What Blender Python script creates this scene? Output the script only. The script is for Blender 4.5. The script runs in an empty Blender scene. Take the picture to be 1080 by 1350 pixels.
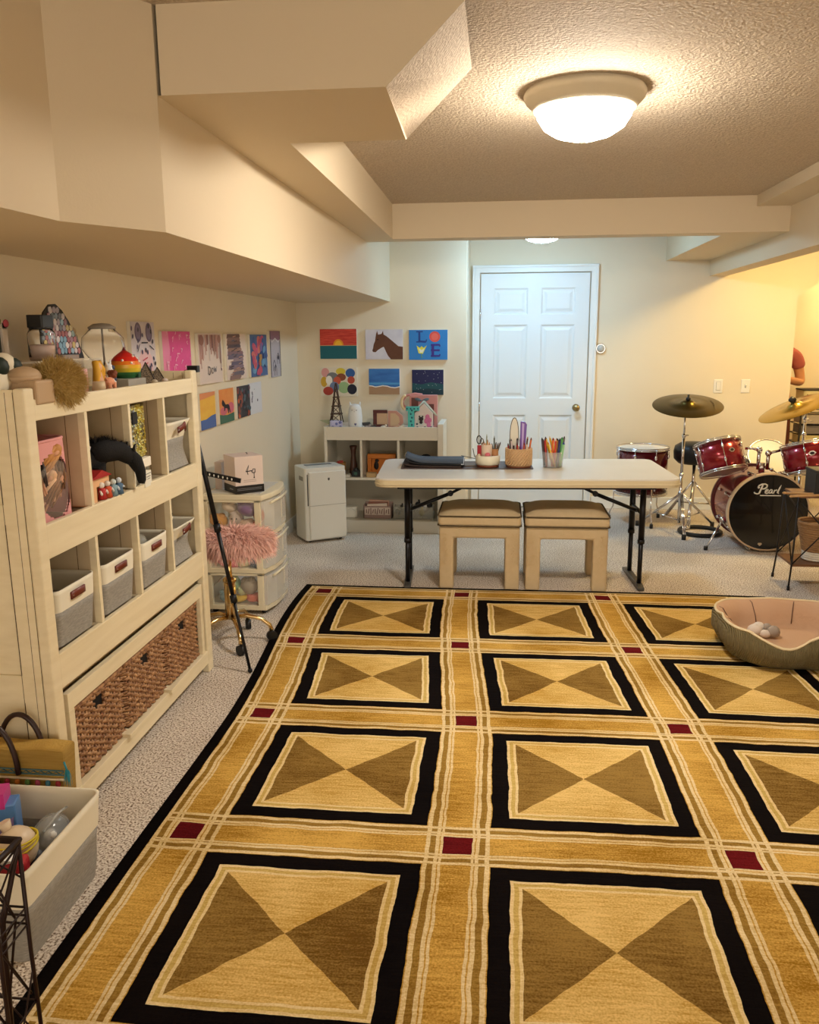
import bpy, math, random
from mathutils import Vector, Matrix, Euler, noise
random.seed(7)
D = bpy.data; SC = bpy.context.scene; COL = SC.collection
sin, cos, PI = math.sin, math.cos, math.pi

# ------------------------------------------------------------------ camera
PITCH, YAW, ROLL, FPX = 0.208271495, 0.108311528, -0.00697486, 1090.5
cam = D.objects.new('camera', D.cameras.new('camera')); COL.objects.link(cam)
cam.data.sensor_fit = 'HORIZONTAL'; cam.data.sensor_width = 36
cam.data.lens = FPX / 1080 * 36; cam.data.clip_start = .02
f0 = Vector((-sin(YAW), cos(YAW), 0)); r0 = Vector((cos(YAW), sin(YAW), 0)); u0 = Vector((0, 0, 1))
fw = f0 * cos(PITCH) - u0 * sin(PITCH); up = u0 * cos(PITCH) + f0 * sin(PITCH)
rt = r0 * cos(ROLL) + up * sin(ROLL); up2 = up * cos(ROLL) - r0 * sin(ROLL)
mw = Matrix((rt, up2, -fw)).transposed().to_4x4(); mw.translation = (0, 0, 1.53)
cam.matrix_world = mw
SC.camera = cam
# ------------------------------------------------------------------ world, exposure
W = D.worlds.new('world'); SC.world = W; W.use_nodes = True
bg = W.node_tree.nodes['Background']; bg.inputs[0].default_value = (1, .88, .72, 1); bg.inputs[1].default_value = .55
SC.view_settings.view_transform = 'Standard'; SC.view_settings.look = 'None'
SC.view_settings.gamma = 1; SC.view_settings.use_curve_mapping = False
SC.view_settings.exposure = 2.4
LAMP_WARM = ((1, .91, .785), 26.0)
LAMP_COOL = ((.42, .72, 1.0), 16.0)
LAMP_GOLD = ((1, .71, .27), 23.0)

# ------------------------------------------------------------------ materials
def lin(c):
    if isinstance(c, str):
        c = [int(c[i:i + 2], 16) / 255 for i in (0, 2, 4)]
        c = [x / 12.92 if x <= .04045 else ((x + .055) / 1.055) ** 2.4 for x in c]
    return (c[0], c[1], c[2], 1)
MC = {}
def M(name, col, rough=.6, metal=0, var=None, bump=None, emit=0, alpha=1, trans=0, ior=1.45, coat=0, stretch=(1, 1, 1), spec=.5):
    if name in MC: return MC[name]
    m = D.materials.new(name); m.use_nodes = True; nt = m.node_tree; N = nt.nodes; L = nt.links
    b = N['Principled BSDF']; c = lin(col)
    b.inputs['Base Color'].default_value = c; b.inputs['Roughness'].default_value = rough
    b.inputs['Metallic'].default_value = metal; b.inputs['Alpha'].default_value = alpha
    b.inputs['Transmission Weight'].default_value = trans; b.inputs['IOR'].default_value = ior
    b.inputs['Coat Weight'].default_value = coat; b.inputs['Specular IOR Level'].default_value = spec
    if emit:
        b.inputs['Emission Color'].default_value = c; b.inputs['Emission Strength'].default_value = emit
    if var or bump:
        tc = N.new('ShaderNodeTexCoord'); mp = N.new('ShaderNodeMapping'); mp.inputs['Scale'].default_value = stretch
        L.new(tc.outputs['Object'], mp.inputs['Vector'])
    if var:   # (scale, second colour, contrast)
        n = N.new('ShaderNodeTexNoise'); n.inputs['Scale'].default_value = var[0]; n.inputs['Detail'].default_value = 4
        L.new(mp.outputs[0], n.inputs['Vector'])
        r = N.new('ShaderNodeValToRGB'); k = var[2] if len(var) > 2 else .2
        r.color_ramp.elements[0].position = .5 - k; r.color_ramp.elements[1].position = .5 + k
        r.color_ramp.elements[0].color = c; r.color_ramp.elements[1].color = lin(var[1])
        L.new(n.outputs['Fac'], r.inputs[0]); L.new(r.outputs[0], b.inputs['Base Color'])
    if bump:  # (scale, strength, distance)
        n = N.new('ShaderNodeTexNoise'); n.inputs['Scale'].default_value = bump[0]; n.inputs['Detail'].default_value = 3
        L.new(mp.outputs[0], n.inputs['Vector'])
        bm = N.new('ShaderNodeBump'); bm.inputs['Strength'].default_value = bump[1]; bm.inputs['Distance'].default_value = bump[2]
        L.new(n.outputs['Fac'], bm.inputs['Height']); L.new(bm.outputs[0], b.inputs['Normal'])
    MC[name] = m; return m

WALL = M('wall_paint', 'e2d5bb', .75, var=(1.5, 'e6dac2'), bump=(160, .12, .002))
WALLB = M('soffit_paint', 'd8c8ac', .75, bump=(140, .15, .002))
POP = M('textured_ceiling_paint', 'cdbda6', .85, var=(130, 'b9a892', .12), bump=(95, .9, .009))
TRIMW = M('white_trim_paint', 'e6e6e2', .4)
DOORW = M('white_door_paint', 'dfe3e4', .42)
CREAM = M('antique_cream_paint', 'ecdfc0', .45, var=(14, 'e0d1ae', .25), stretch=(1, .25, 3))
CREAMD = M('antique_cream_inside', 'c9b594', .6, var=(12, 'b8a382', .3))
CREASE = M('dark_groove_and_shade', '5a4630', .8)  # dark brown for panel grooves and for the painted shade under the shelf
BLACK = M('black_plastic', '121214', .4)
BLACKM = M('black_satin_metal', '17161a', .35, .4)
CHROME = M('chrome', 'd8d8dc', .12, 1)
GOLD = M('polished_gold', 'dcbd84', .18, 1)
WHITE = M('white_plastic', 'e9e6dd', .35)
PAPER = M('white_paper', 'e8e4dc', .7)
CANV = M('canvas_edge', 'e2dccf', .8)
LINEN = M('grey_linen', '8d8983', .95, var=(60, 'a29e96', .15), stretch=(1, 1, 6), bump=(300, .4, .002))
LINENW = M('cream_canvas', 'e6dfcb', .9, bump=(300, .2, .001))
LEATH = M('brown_leather', '6e2e20', .45)
GLASS = M('clear_glass', 'ffffff', .03, trans=1, ior=1.2)
CLEARP = M('frosted_plastic', 'f2f2ee', .18, alpha=.08)
WOODB = M('brown_wood', '6b4529', .5, var=(30, '7d5535', .3), stretch=(1, 6, 1))
WOODL = M('light_wood', 'c79f6c', .5, var=(30, 'b98d58', .3), stretch=(1, 6, 1))
REDSP = M('red_sparkle_lacquer', '7c0f1e', .22, .45, var=(500, '9c1f2c', .1), coat=.6)
DRUMW = M('white_drum_head', 'dcd9d2', .4)
def C(hexc, rough=.6, **k):
    return M('paint_' + hexc, hexc, rough, **k)

# ------------------------------------------------------------------ mesh builder
class MB:
    def __init__(s): s.v = []; s.f = []; s.mi = []; s.mats = []; s.cur = 0; s.sm = []; s.smooth = True; s.T = None
    def m(s, mat):
        if mat not in s.mats: s.mats.append(mat)
        s.cur = s.mats.index(mat); return s
    def add(s, vs, fs, smooth=None):
        o = len(s.v)
        for p in vs:
            p = Vector(p); s.v.append(s.T @ p if s.T else p)
        for f in fs:
            s.f.append([i + o for i in f]); s.mi.append(s.cur); s.sm.append(s.smooth if smooth is None else smooth)
        return s
    def box(s, x0, x1, y0, y1, z0, z1):
        v = [(x, y, z) for x in (x0, x1) for y in (y0, y1) for z in (z0, z1)]
        return s.add(v, [(0, 1, 3, 2), (4, 6, 7, 5), (0, 4, 5, 1), (2, 3, 7, 6), (0, 2, 6, 4), (1, 5, 7, 3)], False)
    def cbox(s, c, d, rot=None):
        v = [Vector((x * d[0] / 2, y * d[1] / 2, z * d[2] / 2)) for x in (-1, 1) for y in (-1, 1) for z in (-1, 1)]
        R = Euler(rot).to_matrix() if rot else Matrix.Identity(3)
        return s.add([R @ p + Vector(c) for p in v], [(0, 1, 3, 2), (4, 6, 7, 5), (0, 4, 5, 1), (2, 3, 7, 6), (0, 2, 6, 4), (1, 5, 7, 3)], False)
    def rbox(s, x0, x1, y0, y1, z0, z1, r, n=4, taper=0):   # vertical edges rounded
        pts = []
        for cx, cy, a0 in ((x1 - r, y1 - r, 0), (x0 + r, y1 - r, 90), (x0 + r, y0 + r, 180), (x1 - r, y0 + r, 270)):
            for i in range(n + 1):
                a = math.radians(a0 + 90 * i / n); pts.append((cx + r * cos(a), cy + r * sin(a)))
        return s.prism(pts, z0, z1, taper=taper)
    def prism(s, pts, z0, z1, axis='Z', taper=0, smooth=False):
        n = len(pts); cx = sum(p[0] for p in pts) / n; cy = sum(p[1] for p in pts) / n
        def mk(p, z, k):
            a, b = cx + (p[0] - cx) * k, cy + (p[1] - cy) * k
            return (a, b, z) if axis == 'Z' else (a, z, b) if axis == 'Y' else (z, a, b)
        v = [mk(p, z0, 1 - taper) for p in pts] + [mk(p, z1, 1) for p in pts]
        s.add(v, [tuple(range(n))[::-1], tuple(range(n, 2 * n))], False)
        o = len(s.v) - 2 * n
        for i in range(n):
            j = (i + 1) % n; s.f.append([o + i, o + j, o + n + j, o + n + i]); s.mi.append(s.cur); s.sm.append(smooth)
        return s
    def lathe(s, prof, c=(0, 0, 0), n=24, rot=None, cap=True, sx=1, sy=1):
        R = Euler(rot).to_matrix() if rot else Matrix.Identity(3); v = []; f = []
        for r, z in prof:
            for i in range(n):
                a = 2 * PI * i / n; v.append(R @ Vector((r * cos(a) * sx, r * sin(a) * sy, z)) + Vector(c))
        for k in range(len(prof) - 1):
            for i in range(n):
                j = (i + 1) % n; f.append((k * n + i, k * n + j, (k + 1) * n + j, (k + 1) * n + i))
        s.add(v, f)
        if cap:
            o = len(s.v) - len(v)
            for k in (0, len(prof) - 1):
                if prof[k][0] > 1e-4:
                    s.f.append([o + k * n + i for i in range(n)][::(-1 if k == 0 else 1)]); s.mi.append(s.cur); s.sm.append(False)
        return s
    def cyl(s, r, z0, z1, c=(0, 0, 0), n=24, rot=None): return s.lathe([(r, z0), (r, z1)], c, n, rot)
    def ell(s, c, r, n=16, rot=None):
        if not hasattr(r, '__len__'): r = (r, r, r)
        R = Euler(rot).to_matrix() if rot else Matrix.Identity(3); m = max(5, n // 2); v = []; f = []
        for k in range(m + 1):
            t = PI * k / m
            for i in range(n):
                a = 2 * PI * i / n
                v.append(R @ Vector((r[0] * sin(t) * cos(a), r[1] * sin(t) * sin(a), -r[2] * cos(t))) + Vector(c))
        for k in range(m):
            for i in range(n):
                j = (i + 1) % n; f.append((k * n + i, k * n + j, (k + 1) * n + j, (k + 1) * n + i))
        return s.add(v, f)
    def tube(s, pts, r, n=8, closed=False, r2=None, cap=True):
        P = [Vector(p) for p in pts]; m = len(P); v = []; f = []; last = None
        for i, p in enumerate(P):
            if closed: d = P[(i + 1) % m] - P[i - 1]
            else: d = P[min(i + 1, m - 1)] - P[max(i - 1, 0)]
            d.normalize()
            if last is None:
                a = d.orthogonal().normalized()
            else:
                a = (last - d * last.dot(d)); a = a.normalized() if a.length > 1e-6 else d.orthogonal().normalized()
            last = a; b = d.cross(a)
            rr = r[i] if hasattr(r, '__len__') else (r if r2 is None else r + (r2 - r) * i / max(1, m - 1))
            for k in range(n):
                t = 2 * PI * k / n; v.append(p + (a * cos(t) + b * sin(t)) * rr)
        for i in range(m if closed else m - 1):
            i2 = (i + 1) % m
            for k in range(n):
                k2 = (k + 1) % n; f.append((i * n + k, i * n + k2, i2 * n + k2, i2 * n + k))
        s.add(v, f)
        if cap and not closed:
            o = len(s.v) - len(v)
            for k, rev in ((0, -1), (m - 1, 1)):
                s.f.append([o + k * n + i for i in range(n)][::rev]); s.mi.append(s.cur); s.sm.append(False)
        return s
    def quad(s, a, b, c, d): return s.add([a, b, c, d], [(0, 1, 2, 3)], False)
    def build(s, name, parent=None, loc=None, bevel=0, sub=0, rot=None):
        me = D.meshes.new(name); me.from_pydata([tuple(p) for p in s.v], [], s.f)
        for m in s.mats: me.materials.append(m)
        me.polygons.foreach_set('material_index', s.mi); me.polygons.foreach_set('use_smooth', s.sm); me.update()
        o = D.objects.new(name, me); COL.objects.link(o)
        if parent: o.parent = parent
        if loc: o.location = loc
        if rot: o.rotation_euler = rot
        if bevel:
            b = o.modifiers.new('b', 'BEVEL'); b.width = bevel; b.segments = 2; b.limit_method = 'ANGLE'; b.angle_limit = .6
        if sub:
            b = o.modifiers.new('s', 'SUBSURF'); b.levels = b.render_levels = sub
        return o
def tag(o, label, cat, group=None, kind=None):
    o['label'] = label; o['category'] = cat
    if group: o['group'] = group
    if kind: o['kind'] = kind
    return o
def thing(name, label, cat, loc=(0, 0, 0), rz=0, group=None):
    o = D.objects.new(name, None); COL.objects.link(o); o.location = loc; o.rotation_euler = (0, 0, rz)
    o.empty_display_size = .05
    return tag(o, label, cat, group)
def st(o):
    o['kind'] = 'structure'; return o
def copy_tree(o, parent=None):
    c = o.copy(); COL.objects.link(c)
    if parent: c.parent = parent
    for ch in list(o.children): copy_tree(ch, c)
    return c
def P(mat, name, parent, fn, bevel=0, sub=0, label=None):
    b = MB().m(mat); fn(b); o = b.build(name, parent, bevel=bevel, sub=sub)
    if label: o['label'] = label
    return o
def text_mesh(name, txt, size, mat, parent, loc, rot, shear=0, extrude=.001, bold=0, align='CENTER', sx=1):
    cu = D.curves.new(name + '_c', 'FONT'); cu.body = txt; cu.size = size; cu.extrude = extrude; cu.shear = shear; cu.offset = bold
    cu.align_x = align; cu.align_y = 'CENTER'
    t = D.objects.new(name + '_t', cu); COL.objects.link(t)
    dg = bpy.context.evaluated_depsgraph_get(); me = D.meshes.new_from_object(t.evaluated_get(dg))
    D.objects.remove(t); D.curves.remove(cu)
    me.materials.clear(); me.materials.append(mat)
    for v in me.vertices: v.co.x *= sx
    o = D.objects.new(name, me); COL.objects.link(o); o.parent = parent; o.location = loc; o.rotation_euler = rot
    return o
def strands(mb, fn, n, length, width, droop=.3, jit=.4, seg=3):
    """hair: fn(i) -> (root, normal)"""
    for i in range(n):
        p, nn = fn(i); p = Vector(p); d = (Vector(nn) + Vector((random.uniform(-jit, jit) for _ in range(3)))).normalized()
        sd = d.cross(Vector((random.random() - .5, random.random() - .5, random.random() - .5))).normalized()
        L = length * random.uniform(.6, 1.2); vs = []; q = p.copy()
        for k in range(seg + 1):
            w = width * (1 - k / seg * .8); vs += [q - sd * w, q + sd * w]
            d = (d + Vector((0, 0, -droop * .6)) + Vector((random.uniform(-.15, .15) for _ in range(3)))).normalized(); q = q + d * L / seg
        mb.add(vs, [(2 * k, 2 * k + 1, 2 * k + 3, 2 * k + 2) for k in range(seg)], True)

# ================================================================== THE SETTING
ZS, ZM, ZB = 2.15, 2.365, 1.81
def carpet_mat():
    m = D.materials.new('speckled_carpet'); m.use_nodes = True; nt = m.node_tree; N = nt.nodes; L = nt.links; b = N['Principled BSDF']
    tc = N.new('ShaderNodeTexCoord')
    n1 = N.new('ShaderNodeTexNoise'); n1.inputs['Scale'].default_value = 135; n1.inputs['Detail'].default_value = 2
    n2 = N.new('ShaderNodeTexNoise'); n2.inputs['Scale'].default_value = 1.6; n2.inputs['Detail'].default_value = 3
    for n in (n1, n2): L.new(tc.outputs['Object'], n.inputs['Vector'])
    r = N.new('ShaderNodeValToRGB'); e = r.color_ramp.elements
    e[0].position = .36; e[0].color = lin('6e5a49'); e[1].position = .60; e[1].color = lin('efe6da')
    x = e.new(.44); x.color = lin('c4b6a6')
    L.new(n1.outputs['Fac'], r.inputs[0])
    mx = N.new('ShaderNodeMix'); mx.data_type = 'RGBA'; mx.blend_type = 'MULTIPLY'; mx.inputs[0].default_value = .5
    r2 = N.new('ShaderNodeValToRGB'); r2.color_ramp.elements[0].position = .35; r2.color_ramp.elements[1].position = .65
    r2.color_ramp.elements[0].color = lin('cfc6bd'); r2.color_ramp.elements[1].color = (1, 1, 1, 1)
    L.new(n2.outputs['Fac'], r2.inputs[0]); L.new(r.outputs[0], mx.inputs[6]); L.new(r2.outputs[0], mx.inputs[7])
    L.new(mx.outputs[2], b.inputs['Base Color']); b.inputs['Roughness'].default_value = .95; b.inputs['Specular IOR Level'].default_value = .1
    bp = N.new('ShaderNodeBump'); bp.inputs['Strength'].default_value = .7; bp.inputs['Distance'].default_value = .006
    L.new(n1.outputs['Fac'], bp.inputs['Height']); L.new(bp.outputs[0], b.inputs['Normal'])
    return m
CARPET = carpet_mat()
st(MB().m(CARPET).box(-1.78, 4.5, -3, 9, -.06, 0).build('floor'))
st(MB().m(POP).box(-1.78, 4.5, -3, 9, ZM, ZM + .08).build('ceiling'))
st(MB().m(WALL).box(-1.78, -1.66, -3, 6.8, 0, ZM).build('wall_left'))
st(MB().m(WALL).box(-1.78, -.27, 6.8, 7.62, 0, ZM).build('wall_back_left'))
st(MB().m(WALL).prism([(-.27, 0), (2.489, 0), (2.489, 1.836), (3.12, 2.316), (3.12, ZM), (-.27, ZM)], 7.5, 7.62, 'Y').build('wall_back'))
st(MB().m(WALL).box(1.9, 4.5, 8.5, 8.6, 0, ZM).build('wall_recess'))
st(MB().m(WALL).box(1.8, 1.9, 7.62, 8.6, 0, ZM).build('wall_recess_side'))
st(MB().m(WALL).box(4.4, 4.5, -3, 8.5, 0, ZM).build('wall_right'))
# lowered bulkhead along the left wall
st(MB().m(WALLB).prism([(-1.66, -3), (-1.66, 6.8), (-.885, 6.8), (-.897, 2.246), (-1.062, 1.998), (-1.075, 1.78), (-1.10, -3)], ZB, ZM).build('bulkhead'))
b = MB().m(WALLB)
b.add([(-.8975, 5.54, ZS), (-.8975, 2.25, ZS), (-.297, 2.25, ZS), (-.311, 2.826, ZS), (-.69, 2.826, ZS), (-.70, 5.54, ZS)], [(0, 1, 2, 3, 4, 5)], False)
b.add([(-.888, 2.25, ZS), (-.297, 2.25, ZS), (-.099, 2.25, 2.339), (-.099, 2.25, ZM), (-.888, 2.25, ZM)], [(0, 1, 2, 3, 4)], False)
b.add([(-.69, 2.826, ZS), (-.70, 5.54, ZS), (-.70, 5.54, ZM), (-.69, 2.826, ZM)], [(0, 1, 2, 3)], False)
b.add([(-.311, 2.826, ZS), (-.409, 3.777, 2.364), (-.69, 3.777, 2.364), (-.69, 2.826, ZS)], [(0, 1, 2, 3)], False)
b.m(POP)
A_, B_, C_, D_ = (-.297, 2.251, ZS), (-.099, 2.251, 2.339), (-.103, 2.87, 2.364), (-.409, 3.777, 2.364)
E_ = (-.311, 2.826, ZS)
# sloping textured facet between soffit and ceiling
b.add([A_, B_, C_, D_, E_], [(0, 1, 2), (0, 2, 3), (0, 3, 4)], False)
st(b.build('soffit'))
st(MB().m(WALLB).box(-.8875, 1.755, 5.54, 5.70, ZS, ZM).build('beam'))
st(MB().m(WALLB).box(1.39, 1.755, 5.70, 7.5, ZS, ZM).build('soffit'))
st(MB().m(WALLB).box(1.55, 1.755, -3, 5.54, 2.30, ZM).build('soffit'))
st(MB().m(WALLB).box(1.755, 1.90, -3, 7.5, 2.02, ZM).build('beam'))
st(MB().m(TRIMW).box(.835, 2.489, 7.482, 7.5, 0, .11).build('baseboard_back', bevel=.004))
st(MB().m(TRIMW).box(-1.645, -.27, 6.785, 6.8, 0, .11).build('baseboard_back_left', bevel=.004))
st(MB().m(TRIMW).box(-1.66, -1.645, 3.7, 6.785, 0, .11).build('baseboard_left', bevel=.004))

# door, six raised panels
b = MB().m(TRIMW)
b.prism([(-.246, 0), (-.246, 2.133), (.832, 2.133), (.832, 0), (.77, 0), (.77, 2.07), (-.182, 2.07), (-.182, 0)], 7.468, 7.5, 'Y')
b.prism([(-.246, 0), (-.246, 2.133), (.832, 2.133), (.832, 0), (.812, 0), (.812, 2.113), (-.226, 2.113), (-.226, 0)], 7.458, 7.47, 'Y')
st(b.build('trim_1', bevel=.004))
b = MB().m(DOORW)
xs = [-.172, -.058, .235, .349, .642, .76]; zs = [.012, .20, .845, .99, 1.63, 1.715, 1.94, 2.062]
y0 = 7.474
for i in range(5):
    for k in range(7):
        if i in (1, 3) and k in (1, 3, 5):
            x0, x1, z0, z1 = xs[i], xs[i + 1], zs[k], zs[k + 1]
            R = [(0, 0), (.014, .011), (.026, .011), (.05, .003)]
            L_ = [[(x0 + t, y0 + d, z0 + t), (x1 - t, y0 + d, z0 + t), (x1 - t, y0 + d, z1 - t), (x0 + t, y0 + d, z1 - t)] for t, d in R]
            for a in range(3):
                for q in range(4):
                    b.quad(L_[a][q], L_[a][(q + 1) % 4], L_[a + 1][(q + 1) % 4], L_[a + 1][q])
            b.quad(*L_[3])
        else:
            b.quad((xs[i], y0, zs[k]), (xs[i + 1], y0, zs[k]), (xs[i + 1], y0, zs[k + 1]), (xs[i], y0, zs[k + 1]))
b.box(-.172, .76, 7.487, 7.4995, .012, 2.062)
door = st(b.build('door_1'))
P(M('brushed_brass', 'a89468', .3, 1), 'door_knob', door, lambda b: b.lathe([(.032, 0), (.032, .006), (.012, .012), (.012, .035), (.026, .045), (.03, .058), (.022, .07), (0, .073)], (.676, 7.474, .91), 20, (PI / 2, 0, 0)), label='brass door knob')
for z in (1.72, .92, .25):
    P(CHROME, 'hinge', door, lambda b: b.cyl(.007, z - .045, z + .045, (-.177, 7.466, 0), 10))

# ================================================================== RUG
def rug_mat():
    m = D.materials.new('woven_rug'); m.use_nodes = True; nt = m.node_tree; N = nt.nodes; L = nt.links; b = N['Principled BSDF']
    def math_(op, a, c=None, d=None):
        n = N.new('ShaderNodeMath'); n.operation = op
        for i, x in enumerate((a, c, d)):
            if x is None: continue
            if isinstance(x, (int, float)): n.inputs[i].default_value = x
            else: L.new(x, n.inputs[i])
        return n.outputs[0]
    uv = N.new('ShaderNodeUVMap'); uv.uv_map = 'pattern'
    wob = N.new('ShaderNodeTexNoise'); wob.inputs['Scale'].default_value = 9; wob.inputs['Detail'].default_value = 3; L.new(uv.outputs[0], wob.inputs['Vector'])
    sw = N.new('ShaderNodeSeparateColor'); L.new(wob.outputs['Color'], sw.inputs[0])
    s = N.new('ShaderNodeSeparateXYZ'); L.new(uv.outputs[0], s.inputs[0])
    X = math_('ADD', s.outputs[0], math_('MULTIPLY', math_('SUBTRACT', sw.outputs[0], .5), .019))
    Y = math_('ADD', s.outputs[1], math_('MULTIPLY', math_('SUBTRACT', sw.outputs[1], .5), .019))
    PP = .84
    def dist(v):
        f = math_('MULTIPLY', math_('FRACT', math_('DIVIDE', math_('ADD', v, 8 * PP), PP)), PP)
        return math_('MINIMUM', f, math_('SUBTRACT', PP, f))
    dx, dy = dist(X), dist(Y); mn = math_('MINIMUM', dx, dy)
    def rng(v, a, c): return math_('MULTIPLY', math_('GREATER_THAN', v, a), math_('LESS_THAN', v, c))
    def line(v): return math_('MAXIMUM', math_('MAXIMUM', rng(v, .043, .051), rng(v, .055, .066)), rng(v, .084, .097))
    def olive(v): return rng(v, .066, .084)
    cross = math_('LESS_THAN', math_('MAXIMUM', dx, dy), .043)
    inband = math_('LESS_THAN', mn, .1)
    lines = math_('MAXIMUM', line(dx), line(dy))
    ol = math_('MAXIMUM', olive(dx), olive(dy))
    black = math_('MULTIPLY', math_('GREATER_THAN', mn, .1), math_('LESS_THAN', mn, .156))
    cream2 = math_('MAXIMUM', rng(mn, .156, .166), rng(mn, .179, .188))
    inner = math_('GREATER_THAN', mn, .188)
    tri = math_('MULTIPLY', inner, math_('LESS_THAN', dy, dx)) # dy small -> near top/bottom
    tri_d = math_('MULTIPLY', inner, math_('LESS_THAN', dx, dy))
    outer = math_('MAXIMUM', math_('LESS_THAN', s.outputs[0], -.098), math_('GREATER_THAN', s.outputs[0], 3 * PP + .098))
    outer = math_('MAXIMUM', outer, math_('LESS_THAN', s.outputs[1], -.098))
    def ramp(c1, c2, fac):
        mx = N.new('ShaderNodeMix'); mx.data_type = 'RGBA'; mx.inputs[6].default_value = lin(c1); mx.inputs[7].default_value = lin(c2); L.new(fac, mx.inputs[0]); return mx.outputs[2]
    mp = N.new('ShaderNodeMapping'); mp.inputs['Scale'].default_value = (1.3, 14, 1); L.new(uv.outputs[0], mp.inputs[0])
    st1 = N.new('ShaderNodeTexNoise'); st1.inputs['Scale'].default_value = 7; st1.inputs['Detail'].default_value = 8; st1.inputs['Roughness'].default_value = .75; L.new(mp.outputs[0], st1.inputs['Vector'])
    big = N.new('ShaderNodeTexNoise'); big.inputs['Scale'].default_value = 2.2; big.inputs['Detail'].default_value = 5; L.new(uv.outputs[0], big.inputs['Vector'])
    fine = N.new('ShaderNodeTexNoise'); fine.inputs['Scale'].default_value = 170; fine.inputs['Detail'].default_value = 3; L.new(uv.outputs[0], fine.inputs['Vector'])
    fac = math_('MULTIPLY_ADD', math_('ADD', math_('ADD', st1.outputs['Fac'], math_('MULTIPLY', big.outputs['Fac'], .8)), math_('MULTIPLY', fine.outputs['Fac'], .7)), 2.9, -3.1)
    cl = N.new('ShaderNodeClamp'); L.new(fac, cl.inputs[0]); fac = cl.outputs[0]
    cur = ramp('966c20', 'daae58', fac)
    def lay(base, col, mask):
        mx = N.new('ShaderNodeMix'); mx.data_type = 'RGBA'; L.new(mask, mx.inputs[0]); L.new(base, mx.inputs[6]); L.new(col, mx.inputs[7]); return mx.outputs[2]
    cur = lay(cur, ramp('7c5a22', 'a8853f', fac), ol)
    cur = lay(cur, ramp('c9ab70', 'ecd7aa', fac), lines)
    cur = lay(cur, ramp('4c0c10', '6c161a', fac), cross)
    cur = lay(cur, ramp('070405', '120c0b', fac), black)
    cur = lay(cur, ramp('b5934a', 'd8ba70', fac), rng(mn, .166, .179))
    cur = lay(cur, ramp('d3b67a', 'eed8a6', fac), cream2)
    cur = lay(cur, ramp('b88f3e', 'e8c67e', fac), tri)
    cur = lay(cur, ramp('66481a', '9c7c40', fac), tri_d)
    cur = lay(cur, ramp('070405', '120c0b', fac), outer)
    L.new(cur, b.inputs['Base Color']); b.inputs['Roughness'].default_value = .9; b.inputs['Specular IOR Level'].default_value = .04
    b.inputs['Sheen Weight'].default_value = 0
    bp = N.new('ShaderNodeBump'); bp.inputs['Strength'].default_value = .6; bp.inputs['Distance'].default_value = .004
    h = math_('ADD', st1.outputs['Fac'], math_('MULTIPLY', math_('MAXIMUM', lines, cream2), .8)); L.new(h, bp.inputs['Height']); L.new(bp.outputs[0], b.inputs['Normal'])
    return m
RUG = rug_mat(); nx, ny = 60, 90; PP = .84
def rug_w(u, v):   # u from first column, v away from the last row towards the camera
    Y = 4.785 - v
    t = max(0, min(1, (Y - 2.9) / 1.9)); x0 = -.955 - .10 * t * t * (3 - 2 * t)
    x = x0 + u * (1.008 - .012 * t)
    x += .012 * sin(Y * 2.7 + u * 1.3) * (.3 + .7 * t); y = Y * 1.0 + .008 * sin(x * 2.3) - .006 * u * t
    return x, y
me = D.meshes.new('area_rug'); vs = []; uvs = []
u0_, u1_, v0_, v1_ = -.14, 3 * PP + .14, -.128, 5 * PP + .13
for j in range(ny + 1):
    for i in range(nx + 1):
        u = u0_ + (u1_ - u0_) * i / nx; v = v0_ + (v1_ - v0_) * j / ny; x, y = rug_w(u, v)
        vs.append((x, y, .011 + .0015 * noise.noise((x * 2, y * 2, 0)))); uvs.append((u, v))
fs = [(j * (nx + 1) + i, (j + 1) * (nx + 1) + i, (j + 1) * (nx + 1) + i + 1, j * (nx + 1) + i + 1) for j in range(ny) for i in range(nx)]
# skirt down to the carpet
ring = [i for i in range(nx + 1)] + [(j + 1) * (nx + 1) - 1 for j in range(1, ny + 1)] + [ny * (nx + 1) + i for i in range(nx - 1, -1, -1)] + [j * (nx + 1) for j in range(ny - 1, 0, -1)]
base = len(vs)
for r_ in ring: vs.append((vs[r_][0], vs[r_][1], .0005)); uvs.append(uvs[r_])
for k in range(len(ring)):
    k2 = (k + 1) % len(ring); fs.append((ring[k], ring[k2], base + k2, base + k))
me.from_pydata(vs, [], fs); uvl = me.uv_layers.new(name='pattern')
for lp in me.loops: uvl.data[lp.index].uv = uvs[lp.vertex_index]
me.materials.append(RUG)
for p_ in me.polygons: p_.use_smooth = True
rug = D.objects.new('area_rug', me); COL.objects.link(rug)
tag(rug, 'large gold and brown rug of bordered squares with black frames on the carpet', 'rug')

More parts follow.
